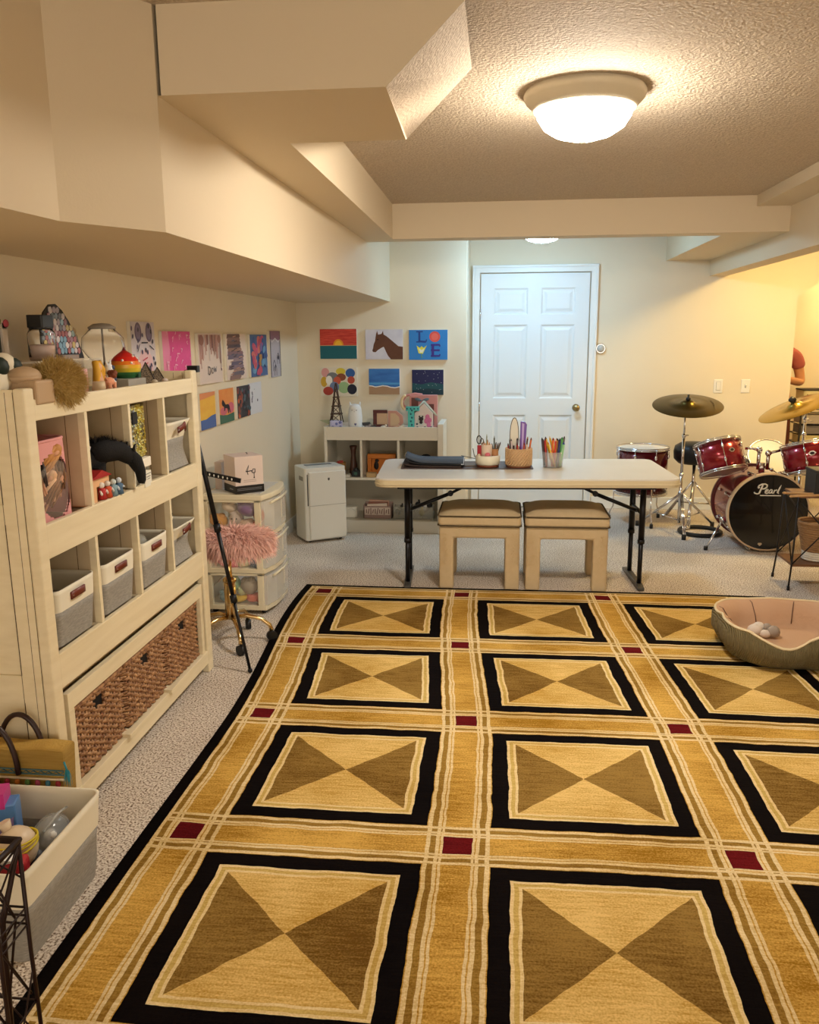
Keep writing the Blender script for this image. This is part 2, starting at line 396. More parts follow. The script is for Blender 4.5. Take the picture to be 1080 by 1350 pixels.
# ================================================================== CEILING LAMPS
def ceiling_lamp(loc, spec, label, k=1.0):
    t = thing('ceiling_lamp', label, 'ceiling lamp', loc)
    col, e = spec
    P(M('lamp_rim_paint', 'c9bfa8', .5), 'rim', t, lambda b: b.lathe([(.205 * k, 0), (.212 * k, -.012), (.205 * k, -.03), (.185 * k, -.05), (.178 * k, -.062), (.165 * k, -.066), (.155 * k, -.05)], n=48, cap=False))
    g = M('lit_glass_%d' % (e * 10 + col[2] * 100), (1, 1, 1), .3); bs = g.node_tree.nodes['Principled BSDF']
    bs.inputs['Emission Color'].default_value = (*col, 1); bs.inputs['Emission Strength'].default_value = e
    P(g, 'glass_bowl', t, lambda b: b.lathe([(.168 * k, -.058), (.162 * k, -.085), (.14 * k, -.118), (.10 * k, -.143), (.05 * k, -.157), (.012, -.16), (0, -.16)], n=48))
    P(M('lamp_rim_paint', 'c9bfa8', .5), 'finial', t, lambda b: b.lathe([(.014, -.158), (.016, -.164), (.006, -.172), (0, -.173)], n=16))
    return t
ceiling_lamp((.280, 3.17, ZM), LAMP_WARM, 'large round ceiling lamp with glowing glass bowl above the rug, nearer of the two')
ceiling_lamp((.295, 6.45, ZM), LAMP_COOL, 'cool white ceiling lamp by the door, half hidden behind the beam')
ceiling_lamp((2.42, 6.3, ZM), LAMP_GOLD, 'warm yellow ceiling lamp over the drum corner')
ceiling_lamp((3.35, 8.05, ZM), ((1, .72, .30), 11.0), 'unseen warm yellow lamp added to brighten the recess')  # out-of-view lamp added to lift the recess wall

# wall plates and alarm
def wall_plate(x, label, kind):
    t = thing('wall_switch', label, 'light switch', (x, 7.5, 1.096), 0)
    P(WHITE, 'plate', t, lambda b: b.box(-.037, .037, -.006, 0, -.058, .058), bevel=.003)
    if kind: P(WHITE, 'rocker', t, lambda b: b.box(-.017, .017, -.011, -.006, -.034, .034), bevel=.002)
    else: P(WHITE, 'toggle', t, lambda b: b.cbox((0, -.012, .004), (.009, .018, .02), (.5, 0, 0)), bevel=.001)
    P(M('plate_gap', '8b8578', .8), 'gap', t, (lambda b: b.box(-.019, .019, -.0065, -.004, -.036, .036)) if kind else (lambda b: b.box(-.006, .006, -.0065, -.004, -.014, .014)))
wall_plate(1.889, 'white rocker light switch on the yellow wall, nearer the door', 1)
wall_plate(2.118, 'white toggle light switch on the yellow wall, right of the rocker', 0)
t = thing('door_stop', 'small round silver disc mounted on the wall right of the white door', 'wall knob', (.872, 7.5, 1.422))
P(CHROME, 'base', t, lambda b: b.lathe([(.046, 0), (.046, .012), (.038, .022)], n=24, rot=(PI / 2, 0, 0)))
P(M('pale_grey_plastic', 'b9b9b4', .4), 'cap', t, lambda b: b.lathe([(.034, .02), (.03, .034), (.018, .042), (0, .043)], n=24, rot=(PI / 2, 0, 0)))

# ================================================================== CREAM STORAGE SHELF (left)
# local frame = world; front face at x=-1.33, back at -1.64
FX, BX, YN, YF = -1.33, -1.645, 2.215, 3.575
sh = thing('storage_shelf', 'tall cream wooden cubby shelf with baskets and bins standing against the left wall', 'shelf', (0, 0, 0))
P(CREAM, 'post', sh, lambda b: b.box(FX - .035, FX, YN, YN + .052, 0, 1.395), .006)
P(CREAM, 'post', sh, lambda b: b.box(FX - .035, FX, YF - .06, YF, 0, 1.395), .006)
def side(b, y0, y1, out):
    b.m(CREAM).box(BX, FX - .034, y0, y1, .10, 1.36)
    for z0, z1 in ((.10, .36), (.42, .48), (1.0, 1.04)):
        pass
    # stiles and rails proud of the panel
    y = y0 if out < 0 else y1
    a, c = (y - .008, y) if out < 0 else (y, y + .008)
    b.box(FX - .10, FX - .036, a, c, 0, 1.392); b.box(BX, BX + .07, a, c, 0, 1.392)
    for z0, z1 in ((.0, .10), (.44, .53), (1.0, 1.06), (1.30, 1.392)): b.box(BX + .07, FX - .10, a, c, z0, z1)
    b.m(CREASE)
    for x in (FX - .0362, FX - .0605, FX - .101): b.box(x - .0015, x, a - .0008, c, .02, 1.385)
P(CREAM, 'side_panel', sh, lambda b: side(b, YN + .012, YN + .03, -1), .002)
P(CREAM, 'side_panel', sh, lambda b: side(b, YF - .03, YF - .012, 1), .002)
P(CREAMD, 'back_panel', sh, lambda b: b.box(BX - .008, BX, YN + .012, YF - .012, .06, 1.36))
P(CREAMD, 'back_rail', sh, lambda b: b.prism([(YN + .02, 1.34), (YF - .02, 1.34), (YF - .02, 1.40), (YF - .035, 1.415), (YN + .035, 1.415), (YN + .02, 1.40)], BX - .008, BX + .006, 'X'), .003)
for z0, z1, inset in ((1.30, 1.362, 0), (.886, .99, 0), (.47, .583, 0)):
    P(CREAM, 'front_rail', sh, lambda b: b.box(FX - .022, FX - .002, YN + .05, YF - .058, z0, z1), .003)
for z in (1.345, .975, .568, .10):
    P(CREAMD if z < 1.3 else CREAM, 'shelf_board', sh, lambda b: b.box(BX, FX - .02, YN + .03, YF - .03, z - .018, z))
def divider(b, y, z0, z1):
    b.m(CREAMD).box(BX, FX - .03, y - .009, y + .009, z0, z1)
    b.m(CREAM).box(FX - .03, FX - .006, y - .009, y + .009, z0, z1)
    b.m(CREASE).box(FX - .075, FX - .073, y - .0096, y + .0096, z0, z1)
for y in (2.567, 2.888, 3.206):
    P(CREAM, 'divider', sh, lambda b: divider(b, y, .99, 1.30)); P(CREAM, 'divider', sh, lambda b: divider(b, y, .583, .888))
# lower basket frame
P(CREAMD, 'filler_strip', sh, lambda b: (b.box(FX - .055, FX - .047, 2.26, 2.31, .02, .475), b.box(FX - .055, FX - .047, 2.31, 3.52, .43, .475)))
P(CREAM, 'basket_frame', sh, lambda b: (b.box(FX - .03, FX - .008, 2.30, 3.50, .378, .436), b.box(FX - .03, FX - .002, 2.30, 3.52, .045, .105),
    b.box(FX - .03, FX - .008, 2.30, 2.335, .105, .378), b.box(FX - .03, FX - .008, 3.47, 3.50, .105, .378), b.box(BX, FX - .031, 2.30, 3.5, .36, .378)), .002)
for y in (2.695, 3.085): P(CREAM, 'stop_block', sh, lambda b: b.box(FX - .03, FX + .012, y - .035, y + .012, .100, .118), .002)
P(CREASE, 'foot_gap_shade', sh, lambda b: b.box(BX, FX - .06, YN + .05, YF - .06, .0, .04))  # dark box stands in for the shade in the gap below the shelf

# ---- fabric bins
def fabric_bin(w, d, h, label, group=None, handle=0, slump=0, band=.38, open_in=None):
    """front faces +X; origin at centre of base"""
    t = thing('fabric_bin', label, 'bin', group=group)
    r = .025
    def wall(b, z0, z1, k0, k1, mat):
        b.m(mat)
        n = 7; pts = []
        for cx, cy, a0 in ((d / 2 - r, w / 2 - r, 0), (-d / 2 + r, w / 2 - r, 90), (-d / 2 + r, -w / 2 + r, 180), (d / 2 - r, -w / 2 + r, 270)):
            for i in range(n):
                a = math.radians(a0 + 90 * i / (n - 1)); pts.append((cx + r * cos(a), cy + r * sin(a)))
        N_ = len(pts); v = []
        seg = 5
        for q in range(seg + 1):
            f_ = q / seg; z = z0 + (z1 - z0) * f_; k = k0 + (k1 - k0) * f_
            for (x, y) in pts:
                s_ = slump * sin(PI * min(1, z / h)) * (1 if x > 0 else 0)
                v.append((x * k - s_ + .004 * noise.noise((x * 9, y * 9, z * 14)), y * k + .004 * noise.noise((y * 9, z * 9, x * 14 + 3)), z))
        vi = [(p[0] * .965, p[1] * .965, p[2]) for p in v]
        fs = []
        for q in range(seg):
            for i in range(N_):
                j = (i + 1) % N_; fs.append((q * N_ + i, q * N_ + j, (q + 1) * N_ + j, (q + 1) * N_ + i))
        M_ = len(v); fi = [tuple(M_ + c for c in f[::-1]) for f in fs]
        top = [(seg * N_ + i, seg * N_ + (i + 1) % N_, M_ + seg * N_ + (i + 1) % N_, M_ + seg * N_ + i) for i in range(N_)]
        b.add(v + vi, fs + fi + top, True)
        return pts
    zb = h * (1 - band)
    k_b = .90; k_m = .90 + .10 * (1 - band)
    P(LINEN, 'linen_body', t, lambda b: (wall(b, 0, zb, k_b, k_m, LINEN), b.box(-d / 2 * k_b + .01, d / 2 * k_b - .01, -w / 2 * k_b + .01, w / 2 * k_b - .01, .002, .008)))
    P(LINENW, 'canvas_band', t, lambda b: wall(b, zb, h, k_m, 1.0, LINENW))
    if handle:
        def hd(b):
            z = h * (1 - band * .5); pts = []
            hw = .044 if handle == 1 else .038
            for i in range(9):
                a = (i / 8 - .5) * 2; y = a * hw; pts.append((d / 2 - .002 + .016 * (1 - a * a), y, z + (.022 * (1 - abs(a)) if handle == 2 else .010 * (1 - a * a))))
            for sgn in (1,):
                v = []
                for x, y, zz in pts: v += [(x, y, zz - .012), (x, y, zz + .012), (x + .004, y, zz + .012), (x + .004, y, zz - .012)]
                f = [(0, 1, 2, 3)]
                for i in range(8):
                    for q in range(4): f.append((4 * i + q, 4 * i + (q + 1) % 4, 4 * i + 4 + (q + 1) % 4, 4 * i + 4 + q))
                f.append((35, 34, 33, 32)); b.add(v, f, True)
        P(LEATH, 'leather_handle', t, hd)
        P(CHROME, 'rivet', t, lambda b: (b.ell((d / 2 + .004, -.036, h * (1 - band * .5)), (.003, .004, .004), 8), b.ell((d / 2 + .004, .036, h * (1 - band * .5)), (.003, .004, .004), 8)))
    return t
SB = 'grey and cream fabric bins with leather handles in the cream shelf'
bins = [((-1.475, 2.425, .585), .255, .185, 'empty grey and cream fabric bin, nearest the camera in the middle shelf row', 1, 0),
        ((-1.475, 2.735, .585), .255, .183, 'second fabric bin in the middle shelf row, its leather handle loose at one end', 1, .0),
        ((-1.475, 3.05, .585), .25, .18, 'third fabric bin in the middle shelf row, filled with clear plastic wrap', 1, .0),
        ((-1.475, 3.37, .585), .25, .165, 'fabric bin with crumpled front at the far end of the middle row, holding white tubes', 2, .03),
        ((-1.475, 3.385, .992), .25, .20, 'slumped fabric bin in the upper shelf row under the pyramids', 2, .03)]
for loc, w, h, lab, hk, sl in bins:
    o = fabric_bin(w, .27, h, lab, SB, hk, sl); o.location = loc
t = tag(MB().m(M('cling_wrap', 'b9b5a8', .2, alpha=.6)).ell((0, 0, 0), (.09, .09, .05), 12).build('plastic_wrap', None, (-1.47, 3.05, .735)), 'crumpled clear plastic in the third fabric bin of the middle row', 'plastic wrap')
for i, (y, z, r_, c_) in enumerate(((3.33, .74, .3, 'dcd8c8'), (3.37, .75, -.4, 'e6e0d0'), (3.30, .735, .8, 'a88c4c'))):
    b = MB().m(C(c_)).tube([(0, 0, -.11), (0, .0, .03)], .016).m(C('2b2b2e')).tube([(0, 0, .03), (0, 0, .045)], .011)
    o = b.build('paint_tube', None, (-1.42, y, z)); o.rotation_euler = (r_ * .5, .2, 0)
    tag(o, ['cream paint tube sticking up in the middle of the far middle-row bin', 'white paint tube leaning outward at the far side of the far middle-row bin', 'ochre paint tube lying low in the far middle-row bin'][i], 'tube', 'paint tubes in the far fabric bin')

# ---- wicker baskets
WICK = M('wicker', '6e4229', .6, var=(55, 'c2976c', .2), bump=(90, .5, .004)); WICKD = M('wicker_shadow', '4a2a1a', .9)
def wicker_basket(w, d, h, rows, hole=True):
    t = thing('wicker_basket', '', 'basket', group='wicker baskets in the bottom of the cream shelf')
    def body(b):
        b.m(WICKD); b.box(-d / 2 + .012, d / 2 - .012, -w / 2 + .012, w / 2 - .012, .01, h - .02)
        b.m(WICK)
        for q in range(rows):
            z = .015 + (h - .03) * q / (rows - 1); rr = (h - .02) / rows * .56
            if q == 0: rr *= 1.5
            # front face then both sides then back, slightly rounded corners
            path = []; n1 = 34; n2 = 18; ph = (q % 2) * PI
            def off(i): return .006 * sin(i * PI / 2.0 + ph)
            for i in range(n1): path.append((d / 2 + off(i), -w / 2 + .012 + (w - .024) * i / (n1 - 1), z + .003 * sin(i * 1.7 + q)))
            for i in range(n2): path.append((d / 2 - .012 - (d - .024) * i / (n2 - 1), w / 2 + off(i), z))
            for i in range(n1): path.append((-d / 2 + off(i), w / 2 - .012 - (w - .024) * i / (n1 - 1), z))
            for i in range(n2): path.append((-d / 2 + .012 + (d - .024) * i / (n2 - 1), -w / 2 + off(i), z))
            if hole and h * .72 < z < h * .90:
                k = [i for i, p in enumerate(path) if p[0] > d / 2 - .02 and abs(p[1]) < .034]
                path = path[max(k) + 1:] + path[:min(k)]
                b.tube(path, rr, 5)
            else: b.tube(path, rr, 5, closed=True)
    P(WICK, 'woven_body', t, body)
    P(WICK, 'braided_rim', t, lambda b: b.tube([(x * (d / 2), y * (w / 2), h - .008 + .002 * (i % 2)) for i, (x, y) in enumerate([(1, -1 + 2 * j / 30) for j in range(30)] + [(1 - 2 * j / 16, 1) for j in range(16)] + [(-1, 1 - 2 * j / 30) for j in range(30)] + [(-1 + 2 * j / 16, -1) for j in range(16)])], .011, 6, closed=True))
    if hole: P(M('basket_hole_shade', '0d0807', .9), 'handle_hole_shade', t, lambda b: b.box(d / 2 - .014, d / 2 - .004, -.036, .036, h * .71, h * .91))  # near-black box paints the shade inside the handle opening
    return t
bk = wicker_basket(.355, .26, .262, 24)
for i, y in enumerate((2.525, 2.905, 3.285)):
    o = bk if i == 0 else copy_tree(bk)
    o.location = (-1.49, y, .101); o['label'] = ['brown wicker basket in the shelf bottom nearest the camera', 'middle brown wicker basket in the bottom of the cream shelf', 'brown wicker basket in the shelf bottom farthest from the camera'][i]

# ---- upper row contents
# pink doll bag
PINK = M('pink_felt', 'dc9a98', .85, bump=(200, .3, .002))
t = thing('toy_bag', 'pink felt bag with clear oval window full of dolls in the near cubby', 'bag', (-1.475, 2.395, .978))
def bagpts(k, n=26): return [(.125 * k * cos(2 * PI * i / n), .118 * k * sin(2 * PI * i / n) * (1 if abs(sin(2 * PI * i / n)) < .8 else 1)) for i in range(n)]
def bagbody(b):
    n = 96; zs_ = [.25 * q / 30 for q in range(31)]; v = []; f = []
    for z in zs_:
        for i in range(n):
            a = 2 * PI * i / n; ca, sa = cos(a), sin(a); k = (abs(ca) ** 4 + abs(sa) ** 4) ** -.25; e = 1 - .06 * z / .25
            v.append((.115 * k * ca * e, .125 * k * sa * e, z))
    for q in range(len(zs_) - 1):
        for i in range(n):
            j = (i + 1) % n; a = 2 * PI * (i + .5) / n
            yy = .125 * sin(a) * (abs(cos(a)) ** 4 + abs(sin(a)) ** 4) ** -.25; zc = (zs_[q] + zs_[q + 1]) / 2
            if cos(a) > .2 and ((yy + .0) / .105) ** 2 + ((zc - .108) / .10) ** 2 < 1: continue
            f.append((q * n + i, q * n + j, (q + 1) * n + j, (q + 1) * n + i))
    b.add(v, f, True); b.add([(p[0] * .95, p[1] * .95, p[2]) for p in v], [x[::-1] for x in f], True)
    b.tube([(p[0] * .98, p[1] * .98, .25) for p in v[-n:]], .005, 6, closed=True)
P(PINK, 'felt_body', t, bagbody)
P(M('clear_window', 'e8ddd0', .08, alpha=.15), 'window', t, lambda b: b.add([(.117 - .02 * (y / .1) ** 2, y, .10 + .088 * s_) for y, s_ in [(.098 * cos(2 * PI * i / 24), sin(2 * PI * i / 24)) for i in range(24)]], [tuple(range(24))], True))
dcol = ['c9a052', '8a5a2e', 'e0b48c', '6e4a2c', '8d949c', '3a2c28', 'dfb295', 'c58c4e', 'b0762e']
for i in range(8):
    y = -.07 + .14 * ((i * 5) % 8) / 7; z = .05 + .11 * i / 7
    b = MB().m(C('dca584')).ell((.004, 0, .05), (.014, .012, .016), 10).tube([(0, 0, .035), (0, 0, -.03)], .011, 8, r2=.007).tube([(0, .008, .02), (.016, .018, -.03)], .004, 6).tube([(0, -.008, -.02), (.008, -.01, -.075)], .006, 6, r2=.004).tube([(0, .008, -.02), (.008, .01, -.075)], .006, 6, r2=.004)
    b.m(C(dcol[i])); b.ell((-.004, 0, .056), (.019, .024, .024), 10); [b.tube([(-.002, .016 * k, .06), (.012, .022 * k, .01), (.015, .02 * k + .004, -.05)], .011, 6, r2=.003) for k in (-1, -.35, .35, 1)]; b.tube([(-.006, -.012, .05), (.01, -.018, 0), (.006, -.02, -.04)], .010, 6, r2=.004)
    o = b.build('doll', None, (-1.475 + .065 + .02 * (i % 2), 2.395 + y * .85, 1.055 + z * .62 - .03 * (i < 3))); o.rotation_euler = (random.uniform(-1, 1) * .9, random.uniform(-.3, .3), random.uniform(-1, 1)); o.scale = (.8, .8, 1)
    tag(o, ['blonde', 'brown haired', 'pale haired', 'dark brown haired', 'grey dressed', 'black haired', 'light skinned', 'ginger haired'][i] + ' doll ' + ['at the bottom', 'low right', 'low left', 'in the middle', 'on the right', 'on the left', 'near the top left', 'topmost'][i] + ' inside the pink bag window', 'doll', 'dolls in the pink bag')

# black toy horse (head lowered, facing the far end)
FUR = M('black_plush', '0b0a0c', .85, bump=(250, .6, .003))
t = thing('plush_horse', 'black toy horse with lowered head standing in the second upper cubby', 'toy horse', (-1.41, 2.765, .978), -.5)
def hb(b):
    b.ell((0, -.09, .135), (.048, .09, .058), 18); b.ell((0, -.03, .14), (.044, .07, .052), 16, (.15, 0, 0))
    b.tube([(0, -.03, .150), (.008, .03, .165), (.018, .085, .158), (.026, .125, .128)], [.046, .042, .035, .027], 14)
    b.tube([(.024, .105, .150), (.030, .135, .118), (.036, .150, .078), (.038, .152, .045), (.038, .150, .032)], [.026, .028, .020, .016, .011], 12)
    for y in (-.145, -.02):
        for x in (-.03, .03):
            b.tube([(x, y, .12), (x, y + .01, .075), (x, y, .03), (x, y + .004, .001)], [.028, .016, .012, .017], 10)
P(FUR, 'body', t, hb)
P(FUR, 'mane', t, lambda b: strands(b, lambda i: ((random.uniform(-.008, .02), -.02 + .14 * (i / 400), .198 - .06 * max(0, i / 400 - .4)), (0, 0, 1)), 400, .03, .0018, .8))
P(FUR, 'ear', t, lambda b: (b.tube([(.012, .118, .160), (.006, .124, .188)], .007, 6, r2=.002), b.tube([(.042, .12, .155), (.048, .128, .182)], .007, 6, r2=.002)))
P(M('silver_strap', 'b8b0b8', .4), 'strap', t, lambda b: b.tube([(.050, -.12, .10), (.052, -.08, .145), (.038, -.05, .19)], .0035, 6))
# wooden toy house and figures
t = thing('toy_house', 'small peach wooden toy stable with a red roof below the black horse', 'toy house', (-1.385, 2.665, .978))
P(C('e3b183'), 'walls', t, lambda b: (b.box(-.04, .03, -.075, -.03, 0, .09), b.box(-.04, .03, .03, .065, 0, .09), b.box(-.04, .03, -.03, .03, .06, .09), b.box(-.04, -.03, -.03, .03, 0, .06)))
P(C('a3211f'), 'roof', t, lambda b: b.prism([(-.085, .09), (.0, .115), (.07, .09)], -.05, .04, 'X'))
for i, (y, c1, c2) in enumerate(((2.665, 'b02a2a', 'e8e4dc'), (2.70, 'c8502c', 'd8d0c4'), (2.735, '7c9aa8', 'c8d4d0'), (2.77, '4c6a86', 'd0d8e0'))):
    b = MB().m(C(c1)).lathe([(.016, 0), (.012, .02), (.015, .034), (.006, .04)], n=10).m(C(c2)).ell((0, 0, .048), .011, 8).tube([(0, -.012, .03), (.01, -.02, .018)], .004, 6).tube([(0, .012, .03), (.01, .02, .022)], .004, 6)
    tag(b.build('toy_figure', None, (-1.352 + .004 * i, y, .992)), ['red toy figure with a white head, leftmost before the toy stable', 'orange-red toy figure, second from the left before the stable', 'pale blue toy figure, third from the left beside the stable', 'dark blue toy figure at the horse legs, rightmost of four'][i], 'figurine', 'little figures before the toy stable')
# sequin notebook and white boxes
t = thing('sequin_notebook', 'gold and silver sequined book with a black square leaning in the third upper cubby', 'book', (-1.375, 3.03, 1.0805), .08)
def seq(b):
    for i in range(13):
        for k in range(22):
            b.m([C('d8c23a', .25, metal=.7), C('c9b46a', .25, metal=.7), C('b8b4a8', .25, metal=.7), C('6b5c20', .3, metal=.6), C('ede08a', .2, metal=.6)][random.choice([0, 0, 1, 3, 4] if i > 4 else [1, 2, 2, 3, 4])])
            b.cbox((0, -.078 + .013 * i, .008 + k * .0092), (.003, .012, .0085), (random.uniform(-.3, .3), random.uniform(-.5, .5), 0))
P(C('3a3426'), 'cover', t, lambda b: b.box(-.018, -.002, -.086, .086, 0, .205))
P(C('d8c23a', .25, metal=.7), 'sequins', t, seq)
P(C('0e0d10'), 'square_patch', t, lambda b: b.box(.0, .006, -.055, -.005, .135, .18))
t = thing('gift_box', 'white lidded gift box standing behind the horse muzzle in the third upper cubby', 'box', (-1.415, 3.03, .978), .05)
P(C('e2ddcd'), 'box_body', t, lambda b: b.box(-.07, .05, -.09, .065, 0, .07), .002)
P(C('efe9da'), 'lid', t, lambda b: b.box(-.075, .058, -.098, .072, .066, .102), .003)
P(C('77705f'), 'speckled_panel', t, lambda b: b.box(.051, .053, .03, .06, .004, .066))
t = thing('card_box', 'small white printed card box leaning at the foot of the white gift box', 'box', (-1.342, 3.00, .978), .1)
P(C('e9e5d6'), 'carton', t, lambda b: b.box(-.012, .012, -.04, .035, 0, .058), .001)
P(C('8f8a80'), 'print', t, lambda b: (b.box(.0121, .013, -.022, .02, .036, .040), b.box(.0121, .013, -.018, .016, .028, .031), b.box(.0121, .013, -.03, .028, .048, .051)))

# ================================================================== ON TOP OF THE SHELF
ZT = 1.3455
GREY = M('warm_grey_plastic', '8f877c', .5)
# acrylic riser
t = thing('acrylic_riser', 'clear acrylic riser tray along the near half of the shelf top', 'riser', (-1.53, 2.66, ZT))
ACR = M('acrylic', 'ece6dc', .05, alpha=.22)
P(ACR, 'top_sheet', t, lambda b: b.box(-.09, .08, -.31, .29, .112, .118), .001)
P(ACR, 'leg_sheet', t, lambda b: b.box(-.09, .08, .284, .29, 0, .112)); P(ACR, 'leg_sheet', t, lambda b: b.box(-.09, .08, -.31, -.304, 0, .112))
ZR = ZT + .1185
# mirror arch of coloured glass
t = thing('stained_glass_arch', 'arched mosaic glass ornament with rainbow swirls standing on the acrylic riser', 'ornament', (-1.51, 2.80, ZR))
def arch(b):
    b.m(C('1a1718')); n = 20
    out = [(-.15, 0)] + [(-.15 + .0, .05)] + [(-.02 + .13 * -cos(PI * i / n * .999), .085 + .115 * sin(PI * i / n)) for i in range(n + 1)] + [(.125, 0)]
    pts = [(-.145, 0), (-.15, .06), (-.145, .11), (-.12, .155), (-.08, .182), (-.04, .185), (.0, .165), (.04, .13), (.08, .08), (.115, .03), (.13, 0)]
    b.prism(pts, -.006, .0, 'X')
    cols = ['8c6470', 'a07c84', '6f7a86', '7d8f8a', 'b6a16a', '93848e', '9a5a5c', '86a0b4', 'c0b4b8', '5f5a66']
    import mathutils.geometry as g
    def inside(y, z):
        c = False; k = len(pts); j = k - 1
        for i in range(k):
            if (pts[i][1] > z) != (pts[j][1] > z) and y < (pts[j][0] - pts[i][0]) * (z - pts[i][1]) / (pts[j][1] - pts[i][1]) + pts[i][0]: c = not c
            j = i
        return c
    for i in range(13):
        for k in range(10):
            y = -.15 + i * .023 + (k % 2) * .011; z = .008 + k * .0195
            r = .0134
            q = [(y + r * cos(PI / 3 * a + .3) * random.uniform(.75, 1), z + r * sin(PI / 3 * a + .3) * random.uniform(.75, 1)) for a in range(6)]
            if all(inside(*p) for p in q):
                dd = math.hypot(y + .02, z - .05)
                c_ = '8e4a50' if .035 < dd < .05 else '6f94ac' if dd < .03 else 'c4bcc0' if dd < .038 else random.choice(cols)
                b.m(C(c_, .15)); b.prism(q, .0, .003, 'X')
P(C('1a1718'), 'mosaic', t, arch)
P(C('8a7a70', .3), 'base', t, lambda b: b.rbox(-.03, .03, -.07, .04, 0, .014, .008))
# jar with black lid
t = thing('glass_jar', 'clear glass jar with a square black lid on the acrylic riser', 'jar', (-1.46, 2.565, ZR))
P(GLASS, 'glass', t, lambda b: b.lathe([(.0, 0), (.04, 0), (.043, .01), (.043, .085), (.034, .10), (.032, .10), (.040, .084), (.040, .012), (.0, .004)], n=24))
P(M('pinkish_sand', 'cbb3a4', .8), 'filling', t, lambda b: b.cyl(.038, .006, .048, n=24))
P(BLACK, 'lid', t, lambda b: b.rbox(-.027, .027, -.036, .036, .103, .143, .006), .002)
P(BLACK, 'collar', t, lambda b: b.cyl(.036, .098, .106, n=20))
# floral photo frame
t = thing('floral_frame', 'white floral picture frame at the near end behind the fluffy toys', 'picture frame', (-1.59, 2.49, ZR))
P(C('e4d9cc'), 'frame', t, lambda b: (b.box(0, .014, -.12, -.09, 0, .12), b.box(0, .014, .05, .08, 0, .12), b.box(0, .014, -.12, .08, 0, .022), b.box(0, .014, -.12, .08, .10, .125)), .002)
P(C('3b4038', .3), 'picture', t, lambda b: b.box(0, .006, -.09, .05, .02, .10))
for i, c_ in enumerate(('c24a4a', '6f8f5c', 'c86a78', '7a8a4c', 'b84c58')): P(C(c_), 'flower', t, lambda b: b.ell((.018, -.10 + .042 * i, .118 + .006 * (i % 2)), (.006, .014, .013), 8))
t = thing('sand_timer', 'clear curved glass bottle with a tan stopper behind the mosaic arch', 'bottle', (-1.60, 3.02, ZT))
P(GLASS, 'glass', t, lambda b: b.lathe([(0, 0), (.03, 0), (.038, .03), (.034, .12), (.020, .20), (.016, .205), (.0, .205)], n=20))
P(C('b9a383'), 'stopper', t, lambda b: b.ell((0, 0, .215), (.019, .019, .015), 12))
# mushroom lamp in glass globe
t = thing('globe_terrarium', 'clear glass globe with a grey cap on a tall stem behind the rainbow gnome house', 'glass globe', (-1.53, 3.125, ZT))
P(GLASS, 'globe', t, lambda b: b.lathe([(.02, .09), (.055, .11), (.082, .15), (.078, .19), (.045, .225), (.043, .223), (.075, .189), (.079, .15), (.053, .113), (.02, .094)], n=28, cap=False))
P(GREY, 'cap', t, lambda b: b.lathe([(0, .246), (.03, .243), (.052, .23), (.05, .223), (0, .221)], n=24))
P(GREY, 'stem', t, lambda b: b.cyl(.004, .02, .225, n=8))
P(GREY, 'base', t, lambda b: b.lathe([(0, 0), (.05, 0), (.052, .01), (.045, .085), (.02, .09), (0, .09)], n=20))
# rainbow gnome house
t = thing('rainbow_gnome_house', 'red, yellow and green pointed toy house on a grey block at the shelf edge', 'ornament', (-1.45, 3.13, ZT))
P(C('9a948a', .5), 'block', t, lambda b: b.box(-.06, .06, -.11, .05, 0, .036), .003)
def gn(b):
    zc = [(.034, .036, '2f6b3c'), (.046, .05, '3f7d44'), (.056, .06, 'c9b030'), (.060, .075, 'd8a62c'), (.060, .088, 'd8741f'), (.054, .102, 'c8261c'), (.040, .118, 'b81818'), (.022, .132, '9c1414'), (.008, .142, '5a1010'), (.003, .155, '3a0c0c')]
    for i in range(len(zc) - 1): b.m(C(zc[i][2], .3)).lathe([(zc[i][0], zc[i][1]), (zc[i + 1][0], zc[i + 1][1])], n=24, cap=False)
P(C('c8261c', .3), 'rainbow_body', t, gn)
P(C('efe7d8'), 'dots', t, lambda b: [b.ell((.058 * cos(a) * k, .058 * sin(a) * k, z), .005, 8) for a, z, k in ((.1, .10, .95), (-.7, .095, .98), (.7, .11, .8), (-.2, .12, .66), (-1.3, .105, .9))])
P(C('1f4a2a'), 'door', t, lambda b: b.box(.036, .052, .0, .026, .038, .058), .002)
# yellow figure, blue white figure, cup, dog, pink card
t = thing('princess_doll', 'toy figure with long wavy yellow hair behind the brown toy dog', 'doll', (-1.46, 2.925, ZT))
P(C('dcae8c'), 'body', t, lambda b: (b.ell((0, 0, .085), (.016, .016, .02), 10), b.lathe([(.026, 0), (.018, .04), (.012, .068)], n=12)))
P(C('d8a02c'), 'hair', t, lambda b: [b.tube([(-.004, .008 * k, .105), (-.004 + .008 * abs(k), .016 * k, .075), (0, .020 * k + .006, .04), (.006, .018 * k - .004, .005)], [.012, .014, .013, .006], 8) for k in (-1.2, -.6, 0, .6, 1.2)])
t = thing('cow_figurine', 'small blue and white spotted figurine between the yellow hair and the gnome house', 'figurine', (-1.44, 2.97, ZT))
P(C('dfe0e0'), 'body', t, lambda b: (b.lathe([(.02, 0), (.024, .03), (.016, .06)], n=12), b.ell((0, 0, .078), (.018, .018, .02), 10), b.tube([(0, .01, .09), (0, .02, .11)], .006, 6, r2=.002), b.tube([(0, -.01, .09), (0, -.02, .11)], .006, 6, r2=.002)))
P(C('2f3c58'), 'patches', t, lambda b: [b.ell(p, (.006, .009, .009), 8) for p in ((.02, .005, .04), (.014, -.012, .02), (.015, .004, .082), (.012, -.01, .06))])
